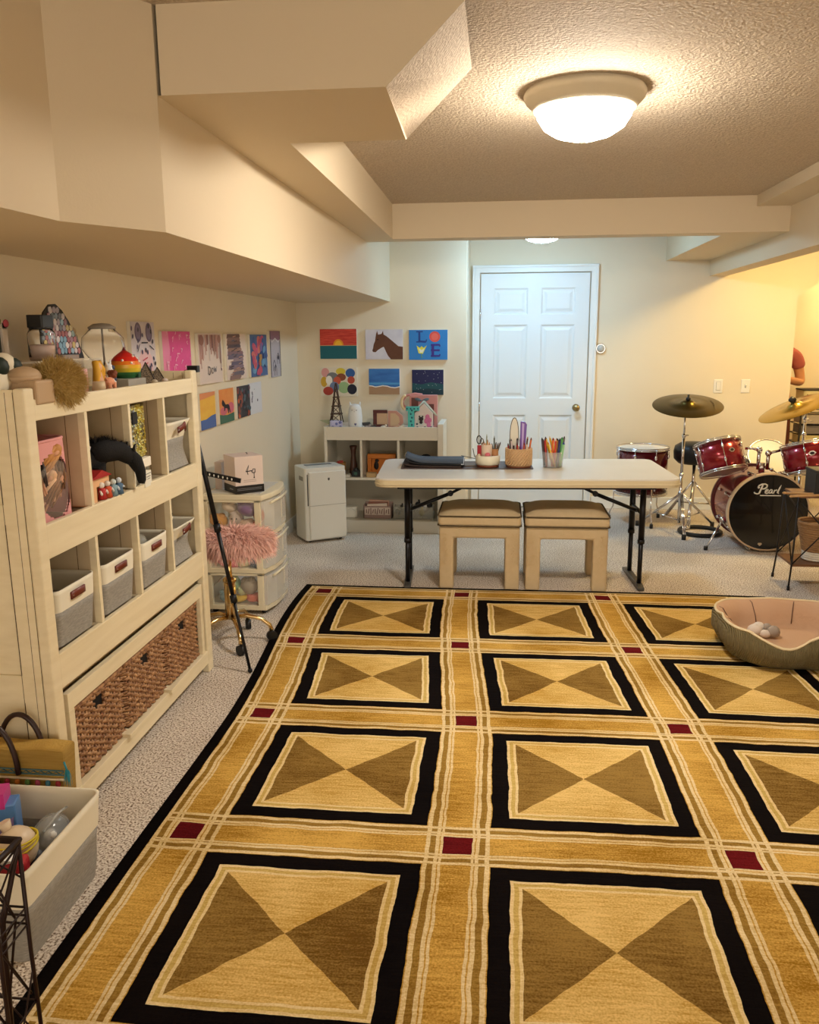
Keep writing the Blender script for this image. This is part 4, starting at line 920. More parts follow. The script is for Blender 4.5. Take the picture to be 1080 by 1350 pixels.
# ================================================================== BACK UNIT
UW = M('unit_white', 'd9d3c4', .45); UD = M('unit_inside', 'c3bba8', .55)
t = thing('cubby_unit', 'low white cubby unit against the back wall under the six canvases', 'shelf', (0, 0, 0))
ux0, ux1, uy0, uy1 = -1.365, -.47, 6.375, 6.78
P(UW, 'side_panel', t, lambda b: b.box(ux0, ux0 + .022, uy0, uy1, 0, .848), .002)
P(UW, 'side_panel', t, lambda b: b.box(ux1, ux1 + .045, uy0 - .01, uy1, 0, .872), .003)
P(UW, 'top_board', t, lambda b: b.box(ux0 + .022, ux1, uy0 + .02, uy1, .80, .818))
P(UW, 'top_rail', t, lambda b: b.box(ux0 + .022, ux1, uy0 + .002, uy0 + .02, .742, .846), .002)
P(UW, 'shelf_board', t, lambda b: b.box(ux0 + .022, ux1, uy0 + .004, uy1, .425, .445), .002)
P(UW, 'bottom_board', t, lambda b: b.box(ux0 + .022, ux1, uy0 + .01, uy1, .08, .10), .002)
P(UW, 'kick_board', t, lambda b: b.box(ux0 + .022, ux1, uy0 + .004, uy0 + .022, 0, .098), .002)
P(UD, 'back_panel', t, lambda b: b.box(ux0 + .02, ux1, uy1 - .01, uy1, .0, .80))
for x in (-1.083, -.788): P(UW, 'divider', t, lambda b: b.box(x, x + .018, uy0 + .004, uy1, .445, .80), .002)
ZU = .819
# wooden tower model
t = thing('tower_model', 'dark brown lattice tower model on the left end of the low white unit', 'model tower', (-1.285, 6.50, ZU + .05))
WB2 = C('4a3428')
def tower(b):
    lv_ = [(.045, 0), (.034, .07), (.026, .13), (.016, .2), (.008, .28), (.003, .31)]
    for sx in (-1, 1):
        for sy in (-1, 1): b.tube([(sx * w, sy * w, z) for w, z in lv_], .005, 5)
    for w, z in lv_[1:4]:
        b.box(-w - .008, w + .008, -w - .008, w + .008, z - .004, z + .004)
    for (w, z), (w2, z2) in zip(lv_[:4], lv_[1:5]):
        for s_ in (-1, 1): b.tube([(w * s_, -w, z), (-w2 * s_, -w2, z2)], .003, 4); b.tube([(-w, w * s_, z), (-w2, -w2 * s_, z2)], .003, 4)
P(WB2, 'lattice', t, tower)
t = thing('craft_block', 'lilac and white painted craft block at the foot of the tower model', 'ornament', (-1.285, 6.47, ZU), .3)
P(C('b8b4d0'), 'block', t, lambda b: b.box(-.05, .05, -.03, .03, 0, .07), .008)
P(C('6a6ea0'), 'painted_spots', t, lambda b: [b.ell((x, -.031, z), (.011, .002, .011), 8) for x, z in ((-.03, .02), (.0, .045), (.03, .02), (.028, .055))])
for i, (x, lab) in enumerate(((-1.365, 'pale green paper plane sticking out left of the tower model'), (-1.215, 'white winged craft to the left of the white cat'), (-1.06, 'dark grey winged craft to the right of the white cat'))):
    c_ = ['a9b090', 'dcdad4', '4c4a4c'][i]
    o = MB().m(C(c_)).add([(-.06, 0, .035), (.05, .02, .03), (.02, 0, 0), (.05, -.02, .045), (.03, 0, .01)], [(0, 1, 2), (0, 3, 2), (0, 3, 4), (0, 1, 4), (1, 2, 4), (3, 2, 4)], False).build('paper_craft', None, (x, 6.5, ZU + .06 * 0))
    o.location.z = ZU + .012 + (.02 if i == 0 else .0); tag(o, lab, 'paper craft')
t = thing('cat_figure', 'white ceramic cat bank with pointed ears on the low white unit', 'cat figure', (-1.135, 6.50, ZU))
P(C('dfe0de', .35), 'body', t, lambda b: (b.lathe([(.05, 0), (.056, .03), (.056, .10), (.052, .15), (.046, .18), (.03, .195), (0, .198)], n=20, sy=.8), b.tube([(-.032, 0, .17), (-.042, 0, .215)], .016, 6, r2=.003), b.tube([(.032, 0, .17), (.042, 0, .215)], .016, 6, r2=.003)))
P(C('7a6a6a'), 'face', t, lambda b: (b.ell((-.018, -.041, .15), (.004, .003, .004), 6), b.ell((.018, -.041, .15), (.004, .003, .004), 6), b.ell((0, -.043, .14), (.003, .003, .003), 6)))
P(C('5c5a86'), 'heart', t, lambda b: b.prism([(.008, .028), (.018, .042), (.013, .05), (.008, .045), (.003, .05), (-.002, .042)], -.0475, -.045, 'Y'))
t = thing('letter_block', 'dark maroon picture frame with a beige middle on the low white unit', 'picture frame', (-.94, 6.56, ZU))
P(C('5a2a26'), 'frame', t, lambda b: (b.box(-.06, .055, -.01, .01, .12, .145), b.box(-.06, .055, -.01, .01, 0, .03), b.box(-.06, -.03, -.01, .01, .03, .12)), .002)
P(C('c9a888'), 'picture', t, lambda b: b.box(-.03, .055, -.004, .004, .03, .12))
t = thing('letter_craft', 'beige and pink wooden letter D shape beside the maroon frame', 'ornament', (-.83, 6.55, ZU))
P(C('c48f7e'), 'letter', t, lambda b: (b.prism([(-.05, 0), (.03, 0), (.075, .045), (.07, .10), (.02, .14), (-.05, .14)], -.008, .008, 'Y')), .003)
P(C('cfae8a'), 'inset', t, lambda b: b.prism([(-.03, .02), (.02, .02), (.045, .05), (.04, .09), (.01, .12), (-.03, .12)], -.0105, -.008, 'Y'))
for i, (x, c_) in enumerate(((-1.03, '8c8078'), (-.985, '4a4038'), (-.90, 'd8ccb8'), (-.80, 'c9a48c'), (-.76, 'e0dccf'))):
    tag(MB().m(C(c_)).ell((0, 0, .018), (.026, .02, .018), 10).ell((.018, 0, .034), .010, 8).build('trinket', None, (x, 6.43, ZU)), ['grey-brown trinket right of the white cat', 'dark brown trinket before the left side of the maroon frame', 'cream trinket between the frame and the wooden letter', 'tan trinket before the wooden letter', 'white trinket beside the turquoise letter'][i], 'trinket')
t = thing('letter_t', 'turquoise wooden letter T with dark dots before the pink dollhouse', 'letter', (-.665, 6.42, ZU))
P(C('4fb8b4'), 'letter', t, lambda b: (b.box(-.055, .05, -.01, .01, .15, .185), b.box(-.04, .01, -.01, .01, 0, .15)), .002)
P(C('1f5f70'), 'dots', t, lambda b: [b.ell((-.016 + .008 * (k % 2), -.011, .015 + .028 * k), (.008, .002, .008), 8) for k in range(6)] + [b.ell((-.045 + .028 * k, -.011, .168), (.007, .002, .007), 8) for k in range(4)])
t = thing('toy_case', 'rose pink rounded case with handle standing behind the birdhouse', 'case', (-.61, 6.62, ZU))
P(C('c98a84'), 'case', t, lambda b: (b.box(-.10, .12, -.03, .04, 0, .26), b.tube([(-.08, -.0, .14), (-.15, -.0, .17), (-.16, 0, .21), (-.13, 0, .255), (-.06, 0, .268), (.0, 0, .26)], .012, 8)), .012)
P(C('6a3a32'), 'dark_panels', t, lambda b: (b.box(.045, .095, -.032, -.03, .02, .19), b.box(-.085, -.03, -.032, -.03, .10, .24)))
P(C('efd8a8'), 'crescent', t, lambda b: b.tube([(-.135 + .03 * cos(a), -.012, .20 + .055 * sin(a)) for a in [PI * .45 + PI * 1.0 * i / 10 for i in range(11)]], .011, 6))
P(C('5b6a70'), 'bow', t, lambda b: (b.ell((-.03, -.045, .225), (.03, .008, .012), 10, (0, .3, 0)), b.ell((.03, -.045, .225), (.03, .008, .012), 10, (0, -.3, 0))))
t = thing('birdhouse', 'small white birdhouse with pink side, grey roof edge and cat picture', 'birdhouse', (-.585, 6.48, ZU))
P(C('dfcfc8'), 'walls', t, lambda b: b.prism([(-.07, 0), (.07, 0), (.07, .13), (.0, .205), (-.07, .13)], -.03, .03, 'Y'), .002)
P(C('b9b9a4'), 'roof', t, lambda b: (b.tube([(-.095, -.0, .115), (0, -.0, .222)], .009, 4), b.tube([(.10, -.0, .108), (0, -.0, .222)], .009, 4), b.tube([(-.09, -.03, .12), (0, -.03, .219)], .006, 4), b.tube([(.095, -.03, .115), (0, -.03, .219)], .006, 4)))
P(C('cf6f9a'), 'pink_heart', t, lambda b: [b.ell((x, -.031, z), (.018, .002, .022), 10) for x, z in ((.03, .10), (.045, .075), (.02, .07), (.04, .04))])
P(C('2a1c1c'), 'cat_picture', t, lambda b: (b.ell((-.02, -.034, .085), (.019, .003, .017), 12), b.ell((-.02, -.034, .06), (.014, .003, .014), 10), b.ell((-.033, -.034, .104), (.006, .003, .008), 6), b.ell((-.007, -.034, .104), (.006, .003, .008), 6)))
P(C('3a4a5c'), 'painted_paws', t, lambda b: [b.ell((x, -.031, z), (.009, .002, .008), 8) for x, z in ((-.05, .02), (-.02, .015), (.01, .02), (.035, .012), (.058, .02), (-.052, .045))])
P(C('c8c8c0'), 'door_panel', t, lambda b: b.ell((-.02, -.0305, .075), (.028, .002, .042), 14))
# inside cubbies
ZI = .446
t = thing('candle_basket', 'small tan floral tin in the left cubby of the low white unit', 'tin', (-1.265, 6.52, ZI))
P(C('a8824c'), 'tin', t, lambda b: b.cyl(.042, 0, .10), 0)
P(C('b8483c'), 'flowers', t, lambda b: [b.ell((.03 * cos(a), -.042 * abs(sin(a)), z), .012, 8) for a, z in ((.5, .03), (1.2, .07), (1.8, .03), (2.4, .075), (1.5, .11), (2.0, .105), (1.0, .11))])
P(C('4a3a54'), 'band', t, lambda b: b.cyl(.0425, .0, .02), 0)
t = thing('tall_vase', 'tall dark brown hourglass vase in the left cubby of the low white unit', 'vase', (-1.16, 6.52, ZI))
P(C('4a2c1e', .35), 'body', t, lambda b: b.lathe([(0, 0), (.032, 0), (.034, .03), (.027, .10), (.018, .16), (.022, .20), (.032, .235), (.027, .235), (.012, .17), (0, .17)], n=20))
t = thing('small_camera', 'black toy camera lying at the right side of the left cubby', 'camera', (-1.125, 6.42, ZI))
P(C('1a1c1c', .4), 'body', t, lambda b: (b.box(-.035, .035, 0, .035, 0, .05), b.ell((0, .015, .055), (.022, .02, .018), 10)), .004)
P(C('3c5a4c', .2), 'lens', t, lambda b: b.cyl(.014, 0, .014, (0, 0, .026), 14, (PI / 2, 0, 0)))
tag(MB().m(C('dcd4c4')).rbox(-.05, .05, -.03, .03, 0, .02, .01).build('folded_paper', None, (-1.22, 6.42, ZI)), 'cream folded paper lying at the front of the left cubby', 'paper')
t = thing('orange_frame', 'orange box frame with black animal cutout in the middle cubby', 'picture frame', (-.94, 6.56, ZI), 0)
P(C('c9772a'), 'frame', t, lambda b: (b.box(-.11, .12, -.02, .02, .13, .165), b.box(-.11, -.08, -.02, .02, 0, .13), b.box(.09, .12, -.02, .02, 0, .13), b.box(-.08, .09, .01, .02, 0, .13)), .003)
P(C('141010'), 'cutout', t, lambda b: (b.ell((-.04, -.0, .07), (.02, .006, .035), 10), b.ell((-.035, -.0, .11), (.016, .006, .014), 8)))
tag(MB().m(C('b99a6c')).rbox(-.04, .04, -.03, .03, 0, .035, .01).build('beige_pouch', None, (-1.0, 6.42, ZI)), 'beige pouch at the front left of the middle cubby', 'pouch')
tag(MB().m(C('e0d8c8')).ell((0, 0, .05), .03, 12).lathe([(.022, 0), (.016, .03)], n=12).build('white_ball', None, (-.715, 6.5, ZI + .11)), 'small white ball ornament in the right cubby behind the folded pad', 'ball')
t = tag(MB().m(C('d8d0c0')).box(-.08, .14, -.05, .05, 0, .11).build('craft_box', None, (-.655, 6.54, ZI)), 'white card box standing in the right cubby', 'box')
tag(MB().m(C('141416')).ell((0, 0, .03), (.045, .04, .03), 14).lathe([(.055, 0), (.055, .006)], n=18).build('bowler_hat', None, (-.575, 6.53, ZI + .111)), 'round black cap resting on the box in the right cubby', 'cap')
ZL = .101
t = thing('craft_basket', 'pinkish patterned rectangular basket of papers in the bottom of the low white unit', 'basket', (-.96, 6.50, ZL))
P(C('9a8078'), 'basket', t, lambda b: (b.box(-.115, .115, -.05, -.04, 0, .10), b.box(-.115, .115, .05, .06, 0, .12), b.box(-.115, -.105, -.05, .06, 0, .11), b.box(.105, .115, -.05, .06, 0, .11), b.box(-.115, .115, -.05, .06, 0, .005)), .003)
P(C('cdbcae'), 'lettering_band', t, lambda b: b.box(-.105, .105, -.052, -.05, .03, .09))
P(C('6a4a44'), 'marks', t, lambda b: [b.cbox((-.09 + .018 * i, -.0525, .06), (.006, .002, .03 + .012 * (i % 3)), (0, .2 * (i % 2), 0)) for i in range(11)])
for i, c_ in enumerate(('d8c8b8', '8a5a4a', 'c9a08a', 'dcd4c8', 'a86a54')):
    o = MB().m(C(c_)).box(-.085, .075, -.007, .007, 0, .11 + .012 * (i % 3)).build('notebook', None, (-.955, 6.475 + .018 * i, ZL + .007)); o.rotation_euler = (0, .06 * ((i % 3) - 1), 0)
    tag(o, ['cream notebook at the front of the pinkish basket', 'brown notebook second in the pinkish basket', 'tan notebook in the middle of the pinkish basket', 'white notebook fourth back in the pinkish basket', 'rust notebook at the back of the pinkish basket'][i], 'notebook', 'notebooks in the pinkish basket')
t = thing('glass_tub', 'clear tub of black and white odds and ends at the low white unit bottom right', 'tub', (-.67, 6.50, ZL))
P(M('smoky_tub', 'b9b8ac', .15, alpha=.35), 'tub', t, lambda b: (b.box(-.16, .16, -.06, -.057, 0, .10), b.box(-.16, .16, .057, .06, 0, .10), b.box(-.16, -.157, -.06, .06, 0, .10), b.box(.157, .16, -.06, .06, 0, .10), b.box(-.16, .16, -.06, .06, 0, .004)))
for i in range(9):
    x = -.13 + .032 * i; c_ = ['1c1c1e', '26241f', 'd8d4cc', '3a3834', '8a857c', '1c1c1e', 'c9b04a', 'd8d4cc', '141416'][i]
    tag(MB().m(C(c_)).ell((0, 0, 0), (.024, .035, .028), 10).cbox((.01, 0, .03), (.03, .015, .012), (.2, .5, i)).build('craft_piece', None, (-.67 + x, 6.50 + .012 * (i % 2), ZL + .045 + .03 * (i % 3))), ['black', 'brown-black', 'white', 'dark grey', 'grey', 'glossy black', 'yellow', 'off-white', 'jet black'][i] + ' craft piece in the clear tub, ' + ['first', 'second', 'third', 'fourth', 'fifth', 'sixth', 'seventh', 'eighth', 'ninth'][i] + ' from its left', 'craft piece', 'odds and ends in the clear tub')
t = thing('power_adapter', 'white rounded appliance with a thin cord on the left of the unit bottom shelf', 'appliance', (-1.20, 6.50, ZL))
P(C('e0dccf', .4), 'body', t, lambda b: b.rbox(-.06, .07, -.05, .05, 0, .09, .03), .01)
P(C('c9c4b8'), 'cord', t, lambda b: b.tube([(.0, -.055, .07), (.03, -.06, .085), (.06, -.06, .06), (.07, -.06, .02), (.08, -.06, .004)], .002, 5))

# ================================================================== FOLDING TABLE
t = thing('folding_table', 'long white plastic folding table with black metal legs behind the rug', 'table', (.148, 5.25, 0), .055)
TW = M('table_plastic', 'dcd8d0', .28, var=(3, 'd2ccc0', .3)); TE = M('table_edge_plastic', 'cfc09c', .45)
TZ = .71
P(TW, 'tabletop', t, lambda b: b.rbox(-.898, .898, -.415, .415, TZ - .012, TZ, .07, 8), .004)
P(TE, 'table_rim', t, lambda b: (b.rbox(-.901, .901, -.418, .418, TZ - .052, TZ - .010, .072, 8), b.rbox(-.905, .905, -.422, .422, TZ - .040, TZ - .030, .074, 8)), .003)
P(BLACKM, 'rail', t, lambda b: (b.box(-.77, .77, -.34, -.31, TZ - .075, TZ - .052), b.box(-.77, .77, .31, .34, TZ - .075, TZ - .052)))
for sx in (-1, 1):
    x = sx * .715
    for y in (-.255, .03):
        P(BLACKM, 'leg', t, lambda b: (b.cyl(.019, .30, TZ - .06, (x, y, 0), 14), b.cyl(.0145, .03, .32, (x, y, 0), 12), b.cyl(.022, .285, .31, (x, y, 0), 14)))
    P(BLACKM, 'crossbar', t, lambda b: b.tube([(x, -.255, .47), (x, .03, .47)], .012, 8))
    P(M('grey_foot_metal', '55524e', .4, .5), 'foot_bar', t, lambda b: b.prism([(-.325, .002), (-.325, .022), (-.28, .034), (.07, .034), (.16, .022), (.16, .002)], x - .02, x + .02, 'X'), .004)
    P(BLACKM, 'brace', t, lambda b: (b.tube([(x, -.11, .46), (x * .62, -.11, TZ - .14)], .012, 8), b.tube([(x * .64, -.12, TZ - .145), (x * .40, -.11, TZ - .06)], .009, 8), b.cyl(.018, -.012, .012, (x * .63, -.115, TZ - .142), 10, (PI / 2, 0, 0))))

def on_table(lx, ly, z=TZ):
    c, s = cos(.055), sin(.055); lx *= 1.038; ly *= 1.038; return (.148 + lx * c - ly * s, 5.25 + lx * s + ly * c, z)
# desk mat, folded pad
t = tag(MB().m(M('brown_leather_mat', '4a3730', .5)).rbox(-.42, .42, -.15, .17, 0, .004, .015).build('desk_mat', None, on_table(-.335, .10), rot=(0, 0, .055)), 'dark brown leather desk mat on the left half of the folding table', 'desk mat')
t = thing('folded_mat', 'blue-grey folded felt pad with black edge on the left end of the folding table', 'folded pad', on_table(-.56, .10, TZ + .0045), .03)
def slab(b, z, x0, x1, y0, y1, th, curl):
    n = 16; v = []
    for i in range(n + 1):
        f_ = i / n; x = x0 + (x1 - x0) * f_; zz = z + curl * max(0, (1 - f_ / .35)) ** 2 if f_ < .35 else z
        for y in (y0 + .04 * (1 - f_), y1 - .02 * (1 - f_)): v += [(x, y, zz), (x, y, zz + th)]
    f = []
    for i in range(n):
        a = 4 * i; f += [(a, a + 4, a + 5, a + 1), (a + 2, a + 3, a + 7, a + 6), (a + 1, a + 5, a + 7, a + 3), (a, a + 2, a + 6, a + 4)]
    f += [(0, 1, 3, 2), (4 * n, 4 * n + 2, 4 * n + 3, 4 * n + 1)]; b.add(v, f, True)
P(C('3a2e2a'), 'lower_flap', t, lambda b: slab(b, .000, -.17, .20, -.13, .14, .010, .01))
P(C('15161a'), 'black_fold', t, lambda b: (slab(b, .012, -.16, .22, -.12, .14, .012, .02), b.tube([(-.15, y, .034) for y in (-.08, .13)], .018, 10)))
P(M('bluegrey_felt', '49525e', .9, bump=(200, .3, .002)), 'felt_top', t, lambda b: slab(b, .026, -.16, .215, -.125, .145, .012, .035))
P(C('dfe2e6'), 'white_label_edge', t, lambda b: b.box(.2, .217, -.12, .12, .020, .0365))
t = tag(MB().m(C('6a5a4c')).box(-.05, .05, -.06, .06, 0, .006).build('small_pouch', None, on_table(-.31, .10, TZ + .0045), rot=(0, 0, .3)), 'taupe leather flap lying right of the folded pad', 'pouch')

# pen holders
def pen(lab, cat, base, tip, r, c1, c2, grp, name='pencil', tl=.014, crop=0):
    base, tip = Vector(base), Vector(tip); d = (tip - base); L_ = d.length
    b = MB().m(C(c1, .4)).tube([(0, 0, 0), (0, 0, L_ - tl)], r, 6).m(C(c2, .4)).tube([(0, 0, L_ - tl), (0, 0, L_)], r, 6, r2=r * .35)
    o = b.build(name, None, tuple(base)); o.rotation_euler = d.to_track_quat('Z', 'Y').to_euler()
    return tag(o, lab, cat, grp)
# 1: tiered white organizer
cx, cy, _ = on_table(-.205, .05)
t = thing('pen_organizer', 'white round tiered desk organizer with brown base at the middle of the table', 'organizer', (cx, cy, TZ + .0045))
P(C('e4dcc4', .4), 'bowl', t, lambda b: b.lathe([(.0, .012), (.068, .012), (.078, .02), (.080, .072), (.075, .075), (.072, .07), (.070, .025), (0, .022)], n=32))
P(C('7a3f28', .5), 'base_ring', t, lambda b: b.lathe([(0, 0), (.07, 0), (.072, .012), (0, .012)], n=28))
P(C('dfc9b4', .4), 'inner_cup', t, lambda b: b.lathe([(0, .025), (.034, .025), (.036, .14), (.033, .14), (.031, .03), (0, .03)], (-.008, .01, 0), 24))
P(C('b07a4c', .4), 'side_cup', t, lambda b: b.lathe([(0, .025), (.022, .025), (.022, .112), (.020, .112), (.019, .03), (0, .03)], (.045, .01, 0), 18))
G3 = 'tools in the white tiered organizer'
o = thing('scissors', 'red and black handled scissors standing at the left of the white organizer', 'scissors', (cx - .055, cy, TZ + .03))
P(C('a01e2a'), 'sheath', o, lambda b: b.box(-.013, .013, -.006, .006, .02, .11), .003)
P(C('26211f'), 'handle_loop', o, lambda b: b.tube([(-.002 + .014 * cos(2 * PI * i / 14), 0, .145 + .026 * sin(2 * PI * i / 14)) for i in range(14)], .0035, 6, closed=True))
P(C('5a4a2c'), 'handle_loop', o, lambda b: b.tube([(.016 + .010 * cos(2 * PI * i / 14), .004, .135 + .018 * sin(2 * PI * i / 14)) for i in range(14)], .003, 6, closed=True))
tag(MB().m(C('d8707c')).ell((0, 0, 0), (.018, .014, .016), 12).build('eraser', None, (cx - .0, cy - .055, TZ + .085)), 'pink round eraser at the front of the white organizer', 'eraser')
tag(MB().m(C('d8c8ac')).ell((0, 0, 0), (.010, .010, .009), 10).build('bead', None, (cx - .055, cy - .045, TZ + .082)), 'small beige bead at the front left of the white organizer', 'bead')
for i, (dx, h, c1, c2) in enumerate(((-.030, .16, 'b8742c', 'c98a3c'), (-.018, .165, 'c07a34', '8a4a20'), (-.008, .155, 'b86a2c', 'd8a24c'), (.0, .21, '8a8a6c', 'a8a48c'), (.006, .175, 'c8842c', 'a0602c'), (.018, .16, '9c5a2c', 'c0803c'))):
    pen(['short ochre', 'brown tipped orange', 'amber', 'tall olive grey', 'golden', 'dark amber'][i] + ' brush in the inner cup of the white organizer, ' + ['leftmost', 'second from left', 'third from left', 'standing tallest', 'fifth from left', 'rightmost'][i], 'paint brush', (cx - .008 + dx * .5, cy + .01, TZ + .04), (cx - .008 + dx, cy + .01, TZ + .0 + h), .004, c1, c2, G3, 'paint_brush')
for i, (dx, h, c1, c2) in enumerate(((.026, .15, '4a4038', '1e1a18'), (.040, .20, '5c6058', 'a8aaa8'), (.052, .16, '6a4a30', '3a2c20'), (.066, .155, '4a3a2c', '6a5a48'), (.080, .16, '5a4c38', '2c2620'))):
    pen(['short black', 'silver tipped grey', 'brown bristled', 'dark bristled', 'olive bristled'][i] + ' brush leaning right in the side cup of the organizer, ' + ['nearest the inner cup', 'tallest of five', 'in the middle', 'fourth outward', 'leaning farthest out'][i], 'paint brush', (cx + .035 + dx * .12, cy + .01, TZ + .04), (cx + dx, cy + .01, TZ + h), .005, c1, c2, G3, 'paint_brush')
o = tag(MB().m(C('1c1a1a')).tube([(-.03, 0, 0), (-.075, -.01, .04), (-.085, -.01, .09)], .0025, 6).tube([(-.05, -.01, .02), (-.16, -.02, .045)], .002, 5).build('cable', None, (cx - .01, cy, TZ + .03)), 'thin black cable looping off the left side of the white organizer', 'cable')
# 2: woven cup
cx, cy, _ = on_table(-.015, .05)
t = thing('woven_cup', 'round tan woven rope cup full of pens in the middle of the table', 'pen cup', (cx, cy, TZ + .0045))
WV = M('woven_rope', 'd6b184', .75)
def wv(b):
    b.lathe([(0, .004), (.078, .004), (.080, .118), (.074, .118), (.072, .01), (0, .01)], n=32)
    for q in range(9):
        for k in range(26):
            a = 2 * PI * k / 26 + q * .12; a2 = a + .17; z = .012 + q * .0118
            b.tube([(.081 * cos(a), .081 * sin(a), z), (.084 * cos((a + a2) / 2), .084 * sin((a + a2) / 2), z + .006), (.081 * cos(a2), .081 * sin(a2), z + .012)], .0042, 5)
P(WV, 'woven_wall', t, wv)
P(C('7a3f28', .5), 'base_ring', t, lambda b: b.cyl(.081, 0, .007, n=28), 0)
o = oo = thing('hair_brush', 'cream oval paddle with dark rim rising from the woven cup', 'paddle', (cx - .005, cy + .01, TZ + .02))
P(C('dcd6c6'), 'paddle', o, lambda b: b.prism([(-.022 + .022 * cos(2 * PI * i / 20), .165 + .105 * sin(2 * PI * i / 20)) for i in range(20)], -.004, .004, 'Y'))
P(C('5c5040'), 'rim', o, lambda b: b.tube([(-.022 + .023 * cos(2 * PI * i / 24), 0, .165 + .107 * sin(2 * PI * i / 24)) for i in range(24)], .003, 6, closed=True))
oo.scale = (1.15, 1.15, 1.08); o = oo = thing('purple_ruler', 'shiny purple folded fan standing in the woven cup', 'fan', (cx + .022, cy + .01, TZ + .02))
P(M('purple_gloss', '6f4a9c', .2), 'purple_sleeve', o, lambda b: b.prism([(-.014, 0), (.012, 0), (.022, .235), (.012, .252), (-.012, .255)], -.008, .008, 'Y'), .002)
P(C('b49ad0', .2), 'highlight_strip', o, lambda b: b.prism([(-.004, .01), (.002, .01), (.008, .24), (-.004, .245)], -.010, -.008, 'Y'))
oo.scale = (1.2, 1.2, 1.07)
cols = [('8a2024', '3a1414'), ('2a2226', 'b8b0b0'), ('c8b8b8', '3a3036'), ('3c2c30', 'd8d0cc'), ('24202a', '8a8088'), ('6a6468', '1e1a1e'), ('a83028', '5a1a14'), ('b06a5c', '8a4038'), ('8c2c30', 'e0b8a8'), ('c04a2c', '7a2a1c'), ('7a2028', 'c87a3c'), ('4a1c24', 'a86048'), ('d8c0a8', '5a2a20'), ('c8642c', '6a3020')]
cn = ['dark red', 'silver topped black', 'pale mauve', 'white topped dark', 'blue-black', 'grey', 'red', 'dusty rose', 'pink topped red', 'orange-red', 'amber topped maroon', 'dark wine', 'cream', 'bright orange']
for i, (c1, c2) in enumerate(cols):
    f_ = i / 13; dx = -.068 + .136 * f_; h = .152 + .035 * abs(sin(i * 2.1)) + .01 * f_
    pen(cn[i] + ' pen in the woven cup, ' + ('left of' if dx < -.01 else 'behind' if dx < .02 else 'right of') + ' the tall paddle', 'pen', (cx + dx * .8, cy + .03 * sin(i * 1.9), TZ + .02), (cx + dx * 1.02 + .008 * sin(i * 3), cy + .035 * sin(i * 1.9), TZ + h), .0058, c1, c2, 'pens in the woven cup', 'pen')
# 3: clear cup
cx, cy, _ = on_table(.195, .055)
t = thing('clear_cup', 'clear plastic cup full of coloured pencils, rightmost holder on the table', 'pen cup', (cx, cy, TZ))
P(M('clear_cup_plastic', 'eeeeee', .08, alpha=.25), 'cup_wall', t, lambda b: b.lathe([(0, 0), (.062, 0), (.068, .10), (.065, .10), (.060, .004), (0, .004)], n=28))
pc = [('4a3a3c', '1e1a1c', 'dark grey'), ('6a2a3c', '2a1a20', 'plum'), ('b03028', '6a1c18', 'dark red'), ('2a2a2c', '101012', 'black'), ('d8b02c', '3a2c1c', 'yellow'), ('e0b83c', 'c87a3c', 'golden yellow'), ('d8a82c', 'e0c8a0', 'deep yellow'), ('e0c04c', 'b0502c', 'lemon yellow'), ('d8642c', '8a3a1c', 'orange'), ('e07a5c', 'c84a34', 'salmon'), ('c8402c', 'e8b49a', 'scarlet'), ('b88a4c', '3a2a1c', 'tan'), ('a86a34', '1c1a1a', 'brown'), ('1c2a5c', '0f1838', 'navy'), ('24346a', '141e44', 'blue'), ('5aa85c', '3c8a4c', 'green'), ('8ac08a', '2a4a8a', 'light green'), ('5c5458', '2a2428', 'slate')]
for i, (c1, c2, nm) in enumerate(pc):
    f_ = i / (len(pc) - 1); bx = (-.045 + .09 * ((i * 7) % 18) / 17) if i in (4, 5, 6, 7) else (-.052 + .10 * f_); tx = -.072 + .145 * f_; h = .162 + .03 * abs(sin(i * 1.7 + 1))
    if i in (4, 5, 6, 7): bx = .0 + .012 * (i - 4); tx = -.05 + .014 * (i - 4)
    r_ = .009 if nm in ('navy', 'blue', 'green', 'light green') else .0066
    pen(nm + ' pencil in the clear cup, ' + ('at its left side' if tx < -.03 else 'near its middle' if tx < .03 else 'at its right side'), 'pencil', (cx + bx, cy + .03 * sin(i * 2.3), TZ + .006), (cx + tx, cy + .045 * sin(i * 2.3), TZ + h), r_, c1, c2, 'coloured pencils in the clear cup')

